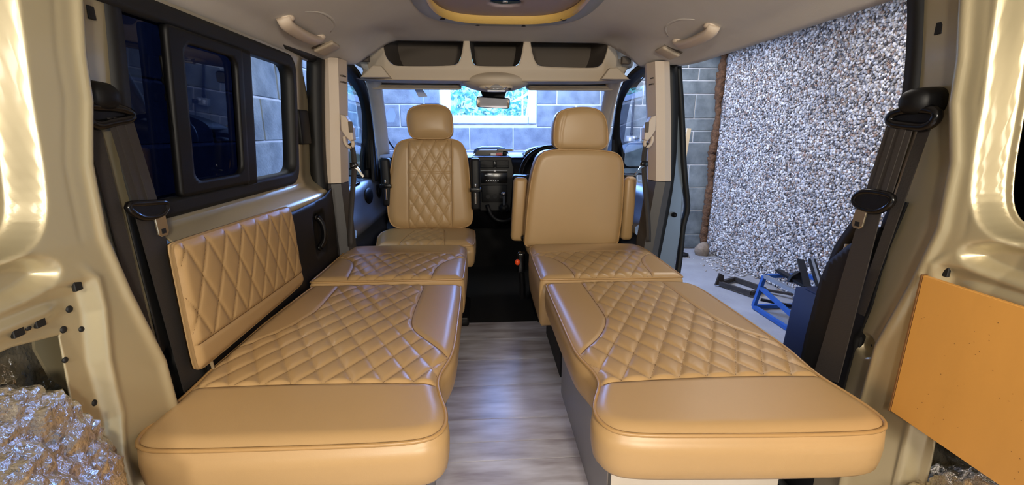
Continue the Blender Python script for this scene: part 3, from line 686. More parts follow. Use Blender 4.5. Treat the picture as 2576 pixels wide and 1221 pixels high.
# A pillars and front door frames
for n, s in ((3, -1), (4, 1)):
    r = thing('trim_%d' % n, ['', 'grey windscreen pillar on the passenger side', 'grey windscreen pillar on the driving side'][1 if s < 0 else 2], 'pillar', (s*.74, 2.9, .9), kind='structure')
    dx = .0 if s < 0 else .012
    pa = smoothpath([(s*(.63+dx), 2.38, 1.335), (s*(.675+dx), 2.62, 1.30), (s*(.715+dx), 2.84, 1.215), (s*(.745+dx), 3.03, 1.06), (s*(.775+dx), 3.2, .88), (s*(.79+dx), 3.28, .78)], 26)
    sweep('pillar_cover', pa, circ(.034, 12, .045), M['headliner'] if s < 0 else M['shelfplastic'], r, (s, 0, .2))
    fr = smoothpath([(s*(.72+dx), 2.1, 1.30), (s*(.73+dx), 2.3, 1.315), (s*(.735+dx), 2.52, 1.268), (s*(.755+dx), 2.68, 1.19), (s*(.775+dx), 2.80, 1.05), (s*(.785+dx), 2.86, .92), (s*(.785+dx), 2.87, .70)], 32)
    sweep('door_frame', fr, flat(.03, .075), M['rubber'], r, (s, 0, 0))
    prism('mirror_sail', [(2.80, .70), (2.97, .70), (2.92, .90), (2.83, 1.0)], 'x', *sorted((s*.752, s*.775)), M['black'], r, .006)

# windscreen
ws = thing('window_2', 'windscreen glass above the dashboard', 'window', (0, 3.05, .85), kind='structure')
wsp = rrect(-.72, .745, 0, .66, .04)
def wspos(P): return np.c_[P[:, 0], 2.80+P[:, 1]*.80+.08*(1-(P[:, 0]/.8)**2), 1.285-P[:, 1]*.66]
wso = np.array([(-.68, -.04), (.70, -.04), (.80, .66), (-.78, .66)])
patch('pane', lambda P: sdf(P, wso), -.8, .81, -.05, .67, .05, wspos, M['glass_wind'], ws)
sweep('lower_seal', smoothpath([(-.695, 2.9, 1.20), (-.715, 3.02, 1.08), (-.735, 3.14, .96), (-.70, 3.28, .865), (-.6, 3.33, .85)], 20), circ(.006, 8), M['rubber'], ws)

# front doors
def fdoor(n, s, lab, gm):
    r = thing('door_%d' % n, lab, 'door', (s*.78, 2.5, .1), kind='structure')
    a = [(.80, .0), (.77, .05), (.745, .40), (.735, .47), (.695, .50), (.69, .535), (.74, .57), (.755, .66), (.77, .715), (.80, .725)]
    loft('panel', [[(s*x, y, z) for x, z in a] for y in (2.12, 2.3, 2.6, 2.9, 3.02)], M['doorplastic'], r)
    ell('pull_cup', (s*.752, 2.62, .635), (.018, .09, .05), M['dash'], r, 20)
    ell('speaker', (s*.752, 2.86, .625), (.012, .055, .055), M['dash'], r, 20)
    ell('speaker_centre', (s*.745, 2.86, .625), (.012, .03, .03), M['blackgloss'], r, 16)
    box('window_switch', *sorted((s*.70, s*.73)), 2.58, 2.68, .533, .543, M['blackgloss'], r, .003)
    box('lock_button', *sorted((s*.765, s*.785)), 2.42, 2.52, .715, .732, M['blackgloss'], r, .004)
    pg = chaikin([(2.08, .715), (2.08, 1.32), (2.32, 1.32), (2.52, 1.275), (2.68, 1.195), (2.81, 1.04), (2.87, .90), (2.87, .715)], 1)
    patch('glass', lambda P: sdf(P, pg), 2.05, 2.9, .70, 1.33, .04, lambda P: np.c_[s*(.80-.07*ss(.75, 1.35, P[:, 1])), P], gm, r)
    return r
fdoor(1, -1, 'grey plastic front passenger door with blue tinted glass', M['glass_blue'])
fdoor(2, 1, 'grey plastic front driving door with clear glass', M['glass_clear'])
def dmirror(s, lab):
    r = thing('door_mirror', lab, 'mirror', (s*.92, 2.78, .78))
    prism('housing', rrect(.80, 1.0, .735, .945, .045) * np.array([s, 1]), 'y', 2.76, 2.88, M['blackgloss'], r, .012, 3, smooth=True)
    prism('mirror_glass', rrect(.818, .985, .79, .925, .03) * np.array([s, 1]), 'y', 2.752, 2.762, M['mirror'], r, .002)
    prism('lower_glass', rrect(.818, .985, .748, .78, .01) * np.array([s, 1]), 'y', 2.752, 2.762, M['mirror'], r, .002)
    box('arm', *sorted((s*.78, s*.86)), 2.79, 2.86, .72, .78, M['black'], r, .01)
dmirror(1, 'black door mirror outside the driving door glass'); dmirror(-1, 'black door mirror behind the blue passenger door glass')
fw = box('firewall', -.8, .8, 3.24, 3.3, -.1, .82, M['carpet'], None, 0); fw.name = 'wall_front_cab'; tag(fw, 'dark bulkhead behind the dashboard', 'wall', kind='structure')

# ------------------------------------------------------------------ BENCHES
def bench_box(name, lab, s, yend):
    r = thing(name, lab, 'box', (s*.46, 1.3, 0), 'boxes under the bench cushions')
    a, b = sorted((s*.223, s*.66))
    inner = s*.223
    box('side_panel', *sorted((inner, inner+s*.015)), yend+.012, 1.52, 0, .341, M['boxside'], r, .0012, 1)
    tag(box('end_panel', a, b, yend, yend+.012, 0, .341, M['boxply'], r, .0012, 1), 'pale end board facing the tailgate')
    box('lid_panel', a, b, yend+.012, 1.52, .324, .3405, M['boxply'], r, .001, 1)
    box('edge_strip', *sorted((inner-s*.001, inner+s*.006)), yend-.0015, yend, 0, .341, M['trimdark'], r, 0)
    return r
bench_box('bench_box', 'grey sided bench box under the passenger side long cushion', -1, .93)
bench_box('bench_box', 'grey sided bench box under the open door side long cushion', 1, .876)

def halfL(xm, ylo, yhi): return lambda P: np.maximum(P[:, 0]-xm, np.maximum(ylo-P[:, 1], P[:, 1]-yhi))
def halfR(xm, ylo, yhi): return lambda P: np.maximum(xm-P[:, 0], np.maximum(ylo-P[:, 1], P[:, 1]-yhi))
# passenger side long cushion
c = thing('bench_cushion', 'long tan quilted cushion on the passenger side bench, before the tailgate', 'cushion', (-.43, 1.1, .327), 'tan bench cushions')
oL = [(-.70, 1.555), (-.702, 1.555), (-.43, 1.55), (-.165, 1.535), (-.160, 1.53), (-.156, 1.42), (-.155, 1.2), (-.154, 1.05), (-.163, .985), (-.178, .935), (-.182, .885), (-.168, .83), (-.155, .79), (-.150, .755), (-.154, .725), (-.175, .703), (-.22, .695), (-.33, .694), (-.5, .697), (-.63, .70), (-.69, .708), (-.714, .735), (-.72, .78), (-.716, .85), (-.718, .92), (-.726, 1.02), (-.726, 1.18), (-.715, 1.35)]
qL = [(-.603, 1.60), (-.597, 1.45), (-.591, 1.308), (-.605, 1.25), (-.63, 1.17), (-.675, 1.11), (-.712, 1.06), (-.78, .99), (-.78, .89), (-.70, .888), (-.47, .884), (-.17, .872), (-.12, .872), (-.12, .96), (-.168, .998), (-.20, 1.045), (-.25, 1.11), (-.275, 1.15), (-.289, 1.21), (-.291, 1.34), (-.289, 1.60)]
cushion(c, oL, .462, .342, I4, [qL], (lambda P: P[:, 1]-.93, halfL(-.44, .93, 2), halfR(-.44, .93, 2)), phase=(-.43, .88))
# open door side long cushion
c = thing('bench_cushion', 'long tan quilted cushion on the open door side bench, before the tailgate', 'cushion', (.43, 1.1, .327), 'tan bench cushions')
oR = [(.155, 1.525), (.165, 1.53), (.43, 1.53), (.66, 1.52), (.69, 1.50), (.708, 1.45), (.714, 1.25), (.718, 1.05), (.716, .98), (.704, .90), (.702, .85), (.712, .79), (.716, .73), (.708, .695), (.685, .675), (.64, .668), (.5, .672), (.35, .68), (.22, .688), (.172, .70), (.152, .73), (.148, .765), (.158, .80), (.182, .85), (.188, .885), (.182, .925), (.166, .98), (.160, 1.03), (.158, 1.2), (.156, 1.42)]
qR = [(.286, 1.60), (.287, 1.40), (.291, 1.21), (.28, 1.155), (.25, 1.09), (.218, 1.045), (.17, .99), (.10, .95), (.10, .853), (.2, .851), (.46, .856), (.70, .848), (.78, .848), (.78, .96), (.73, .985), (.68, 1.04), (.63, 1.095), (.612, 1.15), (.60, 1.23), (.592, 1.31), (.592, 1.42), (.58, 1.60)]
cushion(c, oR, .462, .342, I4, [qR], (lambda P: P[:, 1]-.93, halfL(.44, .93, 2), halfR(.44, .93, 2)), phase=(.43, .856))
# short front cushions
c = thing('bench_cushion', 'short tan quilted cushion beyond the passenger side long one', 'cushion', (-.43, 1.8, .33), 'tan bench cushions')
oF = [(-.714, 1.577), (-.712, 1.574), (-.43, 1.574), (-.157, 1.574), (-.154, 1.577), (-.154, 1.8), (-.156, 2.0), (-.17, 2.06), (-.21, 2.078), (-.43, 2.085), (-.66, 2.085), (-.71, 2.07), (-.715, 2.0), (-.712, 1.8)]
qF = [(-.58, 1.50), (-.58, 1.56), (-.593, 1.69), (-.612, 1.78), (-.665, 1.85), (-.75, 1.88), (-.75, 1.90), (-.43, 1.90), (-.10, 1.90), (-.10, 1.86), (-.17, 1.845), (-.225, 1.80), (-.262, 1.72), (-.272, 1.60), (-.272, 1.50)]
cushion(c, oF, .474, .315, I4, [qF], (lambda P: 1.86-P[:, 1], halfL(-.43, 1, 1.875), halfR(-.43, 1, 1.875)), phase=(-.43, 1.90))
c = thing('bench_cushion', 'short tan quilted cushion between the driving seat and the open door side long one', 'cushion', (.41, 1.8, .3), 'tan bench cushions')
oG = [(.140, 1.552), (.142, 1.549), (.41, 1.549), (.684, 1.549), (.688, 1.554), (.689, 1.75), (.69, 1.96), (.675, 2.03), (.64, 2.05), (.41, 2.06), (.19, 2.06), (.155, 2.045), (.143, 2.0), (.140, 1.8)]
qG = [(.268, 1.48), (.270, 1.6), (.258, 1.70), (.225, 1.80), (.17, 1.85), (.08, 1.87), (.08, 1.885), (.41, 1.885), (.75, 1.885), (.75, 1.87), (.665, 1.855), (.60, 1.77), (.577, 1.68), (.572, 1.6), (.565, 1.48)]
cushion(c, oG, .474, .27, I4, [qG], (lambda P: 1.86-P[:, 1], halfL(.41, 1, 1.87), halfR(.41, 1, 1.87)), phase=(.41, 1.885))
# pedestals under the short cushions
for s, nm in ((-1, 'black pedestal under the passenger side short cushion'), (1, 'black pedestal under the open door side short cushion')):
    p = thing('seat_pedestal', nm, 'pedestal', (s*.44, 1.8, 0), 'seat pedestals')
    a, b = sorted((s*.235, s*.63)); zt = .314 if s < 0 else .269
    box('base', a, b, 1.62, 2.04, 0, zt-.05, M['black'], p, .01); box('mount_plate', a-.02, b+.02, 1.6, 2.06, zt-.05, zt, M['carpet'], p, .006)

# wall cushion on the passenger side: u=y, v=z, w=+x
Tw = np.array([(0, 0, 1, 0), (1, 0, 0, 0), (0, 1, 0, 0), (0, 0, 0, 1)], float)
lean = Matrix.Rotation(math.radians(-3), 4, 'Y')
c = thing('wall_cushion', 'tan quilted back cushion fixed to the sliding door side wall', 'cushion', (-.73, 1.2, .33))
ow = [(.916, .490), (.914, .52), (.912, .6), (.911, .765), (.913, .776), (.925, .777), (1.2, .771), (1.45, .764), (1.467, .763), (1.472, .752), (1.485, .65), (1.495, .54), (1.505, .505), (1.50, .492), (1.48, .484), (1.2, .482), (.95, .482), (.925, .484)]
qw_ = [(.2, .545), (.7, .545), (.93, .545), (1.2, .538), (1.50, .53), (1.8, .53), (2.4, .53), (2.4, 1.4), (.2, 1.4)]
cushion(c, ow, -.700, -.722, Tw, [qw_], (lambda P: P[:, 1]-.56,), qw=.075, qh=.15, amp=.0024, phase=(1.2, .54), crown=.004, bulge=.002, pipe=False, drop=.01, edge=.02, topname='lower_roll', band='back_board')

# ------------------------------------------------------------------ FRONT SEATS
def seatT(y, tilt, z0):   # u=x, v=z, w towards the camera (-y); tilt leans the top away (+) or nearer (-)
    B = np.array([(1, 0, 0, 0), (0, 0, -1, y), (0, 1, 0, 0), (0, 0, 0, 1)], float)
    R = np.array(Matrix.Translation((0, y, z0)) @ Matrix.Rotation(math.radians(-tilt), 4, 'X') @ Matrix.Translation((0, -y, -z0)))
    return R@B
ps = thing('passenger_seat', 'tan quilted passenger seat turned round to face the tailgate', 'seat', (-.37, 2.4, 0))
def sub(name, label=None):
    o = bpy.data.objects.new(name, None); COL.objects.link(o); return o
def part_join(root, fn, name, m=None, label=None):
    # build with fn into a temporary root, then join its pieces under one part: first mesh becomes the part, the rest its sub-parts
    before = set(root.children); fn(); new = [o for o in root.children if o not in before]
    new.sort(key=lambda o: 0 if o.name.startswith('side_band') else 1)
    head = new[0]; head.name = name
    if label: head['label'] = label
    for o in new[1:]:
        o.parent = head
    return head
pb = [(-.575, .486), (-.600, .52), (-.606, .60), (-.597, .70), (-.579, .794), (-.555, .90), (-.535, .944), (-.49, .966), (-.35, .970), (-.231, .966), (-.19, .948), (-.166, .90), (-.155, .831), (-.145, .634), (-.136, .54), (-.150, .486), (-.25, .473), (-.501, .473)]
pq = [(-.462, 1.5), (-.468, 1.1), (-.478, .78), (-.494, .44), (-.50, .1), (-.25, .1), (-.250, .44), (-.246, .78), (-.240, 1.1), (-.236, 1.5)]
part_join(ps, lambda: cushion(ps, pb, 0.0, -.11, seatT(2.42, 4, .48), [pq], (lambda P: P[:, 0]+.36, lambda P: -.36-P[:, 0]), qw=.066, qh=.115, amp=.005, phase=(-.362, .787), drop=.02, edge=.05, crown=.012, bulge=.004,
          seams=[[(-.48, .787), (-.245, .787)]]), 'backrest')
phd = [(-.453, .972), (-.470, 1.019), (-.474, 1.078), (-.462, 1.122), (-.414, 1.142), (-.347, 1.147), (-.279, 1.142), (-.243, 1.115), (-.235, 1.056), (-.238, .972), (-.35, .970)]
part_join(ps, lambda: cushion(ps, phd, 0.0, -.09, seatT(2.43, 6, .97), drop=.02, edge=.05, crown=.014, bulge=.006), 'headrest')
psc = [(-.60, 2.115), (-.59, 2.105), (-.37, 2.10), (-.14, 2.105), (-.125, 2.12), (-.122, 2.35), (-.135, 2.50), (-.36, 2.52), (-.64, 2.50), (-.645, 2.34), (-.615, 2.2)]
psq = [(-.50, 2.0), (-.47, 2.3), (-.44, 2.44), (-.30, 2.44), (-.28, 2.3), (-.26, 2.0)]
part_join(ps, lambda: cushion(ps, psc, .474, .34, I4, [psq], (lambda P: P[:, 0]+.37, lambda P: -.37-P[:, 0]), amp=.004, phase=(-.37, 2.2), drop=.02, edge=.05), 'seat')
for xx in (-.42, -.29): cyl('headrest_post', (xx, 2.48, .93), (xx, 2.48, 1.0), .006, M['chrome'], ps)
def arm_black(x, zt, zb, y):
    a = box('armrest', x-.026, x+.026, y-.02, y+.05, zb, zt, M['black'], ps, .015, 3); tag(a, 'folded black armrest arm')
    for z, h in ((zb+.115, .022), ): box('hinge', x-.032, x+.032, y-.03, y-.018, z-h/2, z+h/2, M['blackgloss'], a, .003)
    cyl('adjuster_rod', (x, y-.024, zb+.04), (x, y-.024, zb+.10), .006, M['chrome'], a); ell('adjuster_knob', (x, y-.024, zb+.14), (.006, .005, .013), M['chrome'], a, 12)
arm_black(-.115, .865, .58, 2.42); arm_black(-.607, .865, .60, 2.46)
box('seat_base', -.56, -.2, 2.16, 2.5, -.002, .34, M['black'], ps, .02); box('floor_rail', -.60, -.16, 2.16, 2.46, -.004, .05, M['blacksteel'], ps, .01)
fb = thing('floor_bracket', 'glossy black bracket on the floor between the sliding door and short cushion', 'bracket', (-.70, 1.9, 0))
box('foot', -.74, -.64, 1.72, 2.02, 0, .06, M['black'], fb, .01); sweep('hoop', smoothpath([(-.715, 1.76, .05), (-.715, 1.80, .36), (-.715, 1.88, .44), (-.715, 1.95, .44), (-.715, 1.97, .36), (-.715, 1.97, .05)], 20), flat(.05, .03), M['blackgloss'], fb, (1, 0, 0))

ds = thing('driver_seat', 'plain tan leather back of the driving seat facing forward', 'seat', (.38, 2.2, 0))
db = [(.130, .423), (.136, .50), (.142, .60), (.156, .751), (.178, .851), (.200, .895), (.241, .917), (.407, .921), (.554, .909), (.592, .886), (.607, .848), (.614, .748), (.616, .605), (.610, .50), (.602, .423)]
part_join(ds, lambda: cushion(ds, db, 0.0, -.14, seatT(2.11, -1, .45), drop=.012, edge=.03, crown=.008, bulge=.004, res=.0036), 'backrest')
dhd = [(.273, .921), (.268, .99), (.273, 1.053), (.29, 1.092), (.333, 1.108), (.418, 1.114), (.477, 1.104), (.512, 1.070), (.527, 1.005), (.530, .921), (.40, .918)]
part_join(ds, lambda: cushion(ds, dhd, 0.0, -.13, seatT(2.12, 0, .92), drop=.012, edge=.03, crown=.008, bulge=.004, res=.0036, seams=[[(.30, .90), (.302, 1.0), (.312, 1.06), (.335, 1.12)]]), 'headrest')
def armpad(cx, w, z0, z1, y, lean_):
    T = Matrix.Translation((cx, y, z0)) @ Matrix.Rotation(math.radians(lean_), 4, 'Y') @ Matrix.Translation((-cx, -y, -z0))
    a = box('armrest', cx-w/2, cx+w/2, y, y+.075, z0, z1, M['leather'], ds, .022, 4, T); tag(a, 'folded up tan padded armrest')
    box('armrest_frame', cx-w/2-.004, cx+w/2+.004, y+.03, y+.10, z1-.02, z1+.008, M['black'], a, .012, 3, T)
    return a
armpad(.103, .072, .443, .778, 2.22, 3.0); armpad(.668, .062, .455, .784, 2.16, .6)
for x, z in ((.130, .47), (.635, .52)): ell('armrest_pivot', (x, 2.2, z), (.012, .02, .016), M['blackgloss'], ds, 12)
box('seat_base', .20, .58, 2.17, 2.56, -.002, .40, M['black'], ds, .02); box('seat', .15, .60, 2.2, 2.62, .36, .47, M['leather'], ds, .04, 4)
sb = thing('belt_buckle', 'black buckle stalk with an orange cap beside the driving seat', 'buckle', (.115, 2.1, .25))
sweep('stalk', smoothpath([(.125, 2.14, .16), (.12, 2.12, .26), (.112, 2.12, .33)], 8), flat(.03, .02), M['black'], sb, (0, 1, 0))
box('buckle_body', .090, .132, 2.09, 2.13, .31, .42, M['blackgloss'], sb, .012, 3); ell('cap', (.092, 2.085, .372), (.014, .012, .016), M['orange'], sb, 12)
box('bolt_head', .115, .13, 2.125, 2.135, .20, .215, M['chrome'], sb, .003)

# ------------------------------------------------------------------ OVERHEAD SHELF, CONSOLE, VISORS, MIRROR
os_ = thing('overhead_shelf', 'beige plastic overhead shelf with three open pockets above the windscreen', 'shelf', (0, 2.5, 1.27))
po_ = np.array([(-.69, 1.262), (-.56, 1.256), (0, 1.252), (.53, 1.256), (.69, 1.268), (.635, 1.36), (.60, 1.45), (-.585, 1.45), (-.635, 1.36)])
def pocket(pts): return chaikin(pts, 2)
A1 = pocket([(-.560, 1.55), (-.556, 1.42), (-.545, 1.365), (-.515, 1.325), (-.47, 1.318), (-.22, 1.322), (-.185, 1.335), (-.168, 1.38), (-.156, 1.45), (-.150, 1.55)])
A2 = pocket([(-.137, 1.55), (-.131, 1.45), (-.122, 1.37), (-.112, 1.327), (-.08, 1.322), (.085, 1.322), (.115, 1.328), (.128, 1.37), (.142, 1.45), (.148, 1.55)])
A3 = pocket([(.165, 1.55), (.170, 1.45), (.185, 1.375), (.205, 1.332), (.24, 1.322), (.48, 1.318), (.53, 1.325), (.555, 1.36), (.572, 1.42), (.58, 1.55)])
Sf = lambda P: np.max([sdf(P, po_), -sdf(P, A1), -sdf(P, A2), -sdf(P, A3)], 0)
patch('front_panel', Sf, -.71, .71, 1.24, 1.46, .007, lambda P: np.c_[P[:, 0], 2.345+.35*np.maximum(0, np.abs(P[:, 0])-.55)+.02*ss(1.32, 1.25, P[:, 1]), P[:, 1]], M['shelfplastic'], os_, .012)
for A in (A1, A2, A3):
    q = A[A[:, 1] < 1.47]; q = q[np.argsort(np.arctan2(-(q[:, 0]-A[:, 0].mean()), q[:, 1]-1.6))]
    q = resample(q, 30, False); b = q.copy(); b[:, 0] = A[:, 0].mean()+(q[:, 0]-A[:, 0].mean())*.86; b[:, 1] += .015
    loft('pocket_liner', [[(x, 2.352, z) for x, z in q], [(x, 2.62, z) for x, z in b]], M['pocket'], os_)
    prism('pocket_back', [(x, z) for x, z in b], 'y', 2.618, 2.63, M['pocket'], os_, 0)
loft('underside', [[(-.70, 2.36, 1.262), (-.56, 2.352, 1.256), (0, 2.352, 1.252), (.53, 2.352, 1.256), (.70, 2.36, 1.268)], [(-.70, 2.62, 1.272), (-.5, 2.62, 1.268), (0, 2.62, 1.265), (.5, 2.62, 1.268), (.70, 2.62, 1.275)], [(-.70, 2.9, 1.283), (-.5, 2.92, 1.283), (0, 2.94, 1.283), (.5, 2.92, 1.283), (.71, 2.9, 1.287)]], M['shelfplastic'], os_)
for s in (-1, 1):
    sx = lambda v: s*v+(.012 if s > 0 else 0)
    prism('corner_wing', [(sx(.665), 1.262), (sx(.52), 1.262), (sx(.56), 1.315), (sx(.60), 1.318)], 'y', 2.31, 2.42, M['shelfplastic'], os_, .006)
    box('belt_clip', *sorted((sx(.60), sx(.645))), 2.24, 2.27, 1.325, 1.36, M['pocket'], os_, .004)
    box('light_block', *sorted((sx(.56), sx(.72))), 2.42, 2.85, 1.33, 1.42, M['headliner'], os_, .02)  # hidden box added to block light above the windscreen
rc = thing('roof_console', 'oval plastic console with interior lamp under the overhead shelf', 'lamp', (0, 2.6, 1.29))
T8 = Matrix.Rotation(math.radians(3), 4, 'X')
ell('body', (0, 2.50, 1.266), (.180, .21, .054), M['shelfplastic'], rc, 32, T8)
ell('lamp_bezel', (0, 2.352, 1.224), (.088, .05, .018), M['shelfplastic'], rc, 24, T8)
tag(ell('lamp_lens', (0, 2.338, 1.222), (.052, .04, .016), M['sleeve'], rc, 20, T8), 'clear lamp lens')
sweep('lens_ring', [(.054*math.cos(t), 2.315+.016*math.sin(t), 1.222+.012*math.sin(t)) for t in np.linspace(0, 2*math.pi, 28, endpoint=False)], circ(.003, 6), M['chrome'], rc, (0, 0, 1), True)
box('switch', -.045, .045, 2.315, 2.34, 1.199, 1.208, M['white'], rc, .003); ell('microphone_hole', (.068, 2.318, 1.212), (.01, .008, .005), M['black'], rc, 10)
for s, lab in ((-1, 'folded sun visor above the passenger side of the windscreen'), (1, 'folded sun visor above the driving side of the windscreen')):
    v = thing('sun_visor', lab, 'visor', (s*.44, 2.75, 1.27), 'folded sun visors')
    box('pad', *sorted((s*.195, s*.70)), 2.66, 2.83, 1.246, 1.273, M['shelfplastic'], v, .015, 3, Matrix.Translation((0, 2.75, 1.26)) @ Matrix.Rotation(math.radians(6), 4, 'X') @ Matrix.Translation((0, -2.75, -1.26)))
    cyl('pivot_arm', (s*.655, 2.84, 1.275), (s*.715, 2.84, 1.275), .007, M['pocket'], v)
rm = thing('rear_view_mirror', 'slim rectangular interior mirror on a black stem below the console', 'mirror', (0, 2.75, 1.2))
Tm = Matrix.Translation((0, 2.75, 1.172)) @ Matrix.Rotation(math.radians(3), 4, 'Y') @ Matrix.Rotation(math.radians(12), 4, 'X') @ Matrix.Translation((0, -2.75, -1.172))
prism('shell', rrect(-.107, .093, 1.141, 1.205, .016), 'y', 2.745, 2.772, M['blackgloss'], rm, .005, 2, Tm)
prism('mirror_glass', rrect(-.103, .089, 1.145, 1.201, .014), 'y', 2.742, 2.746, M['mirror'], rm, .001, 1, Tm)
prism('stem', [(-.09, 1.265), (.085, 1.265), (.06, 1.20), (-.065, 1.20)], 'y', 2.775, 2.83, M['black'], rm, .006)
# grab handles and cover caps on the headliner
def on_ceil(x, y): return Vector((x, y, float(ceil_z(x, y))))
for s, lab, lab2 in ((-1, 'beige grab handle on the headliner above the sliding window', 'small square cap on the headliner above the sliding window'), (1, 'beige grab handle on the headliner above the open door', 'small square cap on the headliner above the open door')):
    x = -.64 if s < 0 else .665; ya, yb = (1.42, 1.72) if s < 0 else (1.46, 1.74)
    g = thing('grab_handle', lab, 'handle', (x, 1.6, 1.36), 'headliner grab handles')
    def cz_(x_, y_, d): p = on_ceil(x_, y_); return (p.x, p.y, p.z-d)
    n3 = Vector((s*.45, 0, 1))
    sweep('grip', smoothpath([cz_(x, ya, .008), cz_(x, ya+.02, .026), cz_(x, (ya+yb)/2, .030), cz_(x, yb-.03, .022), cz_(x, yb, .004)], 16), [(-.019, -.006), (-.012, -.011), (.012, -.011), (.019, -.006), (.019, .006), (-.019, .006)], M['trimlight'], g, n3)
    for y_ in (ya+.02, yb-.02): ell('mount', cz_(x, y_, .004), (.026, .022, .012), M['trimlight'], g, 14)
    sweep('moulded_recess', smoothpath([cz_(x-s*.05, ya+.03, -.001), cz_(x-s*.085, ya+.08, .001), cz_(x-s*.085, yb-.08, .001), cz_(x-s*.04, yb-.02, -.001)], 14), circ(.008, 6), M['headliner'], g)
    k = thing('cover_cap', lab2, 'cap', (x, 1.83, 1.35), 'square headliner caps')
    p = on_ceil(x+.02*s, 1.83 if s < 0 else 1.86)
    R_ = Matrix.Translation(p) @ Matrix.Rotation(s*math.radians(24), 4, 'Y')
    box('plate', -.040, .040, -.045, .045, -.020, -.004, M['shelfplastic'], k, .008, 3, R_)
    box('base_gasket', -.043, .043, -.048, .048, -.006, .006, M['pocket'], k, .003, 1, R_)

# ------------------------------------------------------------------ SEAT BELTS
def belt_rear(s, X, lab, P):
    b = thing('rear_seat_belt', lab, 'seat belt', (s*X, .87, .5))
    def q(y, z, d=0): return (s*(X-d), y, z)
    cy, cz = P['cover']
    dome = []
    for k, (rr, d) in enumerate(((1, -.02), (.98, .008), (.86, .026), (.6, .036), (.2, .040))):
        dome.append([q(cy+rr*.035*math.copysign(abs(math.cos(t))**.8, math.cos(t)), cz+rr*.027*math.copysign(abs(math.sin(t))**.7, math.sin(t)), d) for t in np.linspace(0, 2*math.pi, 24, endpoint=False)])
    loft('anchor_cover', dome, M['black'], b, True, True)
    dr = smoothpath([q(*p, .02) for p in P['dring']], 30, True); sweep('guide_loop', dr, circ(.009, 8), M['blackgloss'], b, (1, 0, 0), True)
    dp = np.array(P['dring']); dcn = dp.mean(0); prism('guide_plate', [tuple(dcn+(p-dcn)*.95) for p in dp], 'x', *sorted((s*(X-.012), s*(X-.021))), M['black'], b, 0)
    def strap(name, top, bot, d0, d1, m=M['webbing'], par=None):
        (a, c_), (e, g_) = top, bot
        n = 12; V = []; F = []
        for i in range(n+1):
            t = i/n; w = (.5-.5*math.cos(math.pi*t))*0+t
            for (y0, z0), (y1, z1) in (((a), (e)), ((c_), (g_))):
                V.append(q(y0+(y1-y0)*w, z0+(z1-z0)*w, d0+(d1-d0)*w))
        for i in range(n): F.append((2*i, 2*i+1, 2*i+3, 2*i+2))
        o = mesh(name, V, F, m, par or b, False); md = o.modifiers.new('thickness', 'SOLIDIFY'); md.thickness = .0025; md.offset = 0
        return o
    strap('webbing', P['web'][0], P['web'][1], .022, .024)
    # two raised ribs in the weave
    for f in (.3, .68):
        (a, c_), (e, g_) = P['web']; p0 = [a[i]*(1-f)+c_[i]*f for i in (0, 1)]; p1 = [e[i]*(1-f)+g_[i]*f for i in (0, 1)]
        w = .006; strap('webbing_rib', ((p0[0]-w, p0[1]), (p0[0]+w, p0[1])), ((p1[0]-w, p1[1]), (p1[0]+w, p1[1])), .0237, .0257)
    tag(strap('lower_webbing', P['low'][0], P['low'][1], .020, .016), 'lower run of webbing down to the floor')
    strap('return_webbing', P['ret'][0], P['ret'][1], .012, .006)
    lg = smoothpath([q(*p, .028) for p in P['guide']], 30, True); sweep('tongue_loop', lg, circ(.0065, 8), M['blackgloss'], b, (1, 0, 0), True)
    gi_ = np.array(P['guide']); cc = gi_.mean(0)
    prism('tongue_body', [tuple(cc+(p-cc)*.85) for p in gi_], 'x', *sorted((s*(X-.024), s*(X-.032))), M['black'], b, 0)
    tg = np.array(P['tongue']); t = prism('tongue', [tuple(p) for p in tg], 'x', *sorted((s*(X-.029), s*(X-.033))), M['steel'], b, .001, 1); tag(t, 'metal buckle tongue')
    c2 = tg.mean(0); lo_ = c2-[0, .006]; box('tongue_slot', *sorted((s*(X-.0325), s*(X-.0336))), lo_[0]-.006, lo_[0]+.006, lo_[1]-.005, lo_[1]+.005, M['rubber'], t, 0)
    return b
belt_rear(-1, .755, 'black rear seat belt hanging on the sliding window side pillar', dict(cover=(.850, 1.062), dring=[(.800, 1.045), (.805, 1.022), (.825, 1.010), (.86, 1.018), (.905, 1.024), (.912, 1.036), (.88, 1.044), (.84, 1.044)],
    web=(((.850, 1.025), (.906, 1.028)), ((.866, .855), (.926, .858))), low=(((.868, .842), (.928, .838)), ((.905, .42), (.972, .40))), ret=(((.812, 1.012), (.842, 1.013)), ((.838, .50), (.870, .48))),
    guide=[(.842, .872), (.848, .856), (.878, .836), (.930, .836), (.948, .858), (.93, .862), (.87, .868)], tongue=[(.898, .838), (.900, .800), (.908, .794), (.924, .794), (.930, .802), (.928, .838)]))
belt_rear(1, .785, 'black rear seat belt hanging on the pillar beside the open sliding door', dict(cover=(.832, 1.058), dring=[(.885, 1.028), (.87, 1.041), (.83, 1.044), (.789, 1.041), (.783, 1.025), (.798, 1.009), (.835, 1.012), (.875, 1.017)],
    web=(((.824, 1.016), (.882, 1.017)), ((.838, .868), (.900, .871))), low=(((.856, .845), (.905, .835)), ((.880, .42), (.955, .39))), ret=(((.800, 1.009), (.822, 1.009)), ((.860, .60), (.884, .60))),
    guide=[(.926, .854), (.905, .838), (.858, .836), (.832, .854), (.826, .872), (.842, .878), (.907, .877)], tongue=[(.908, .835), (.911, .800), (.905, .794), (.890, .794), (.882, .800), (.878, .838)]))
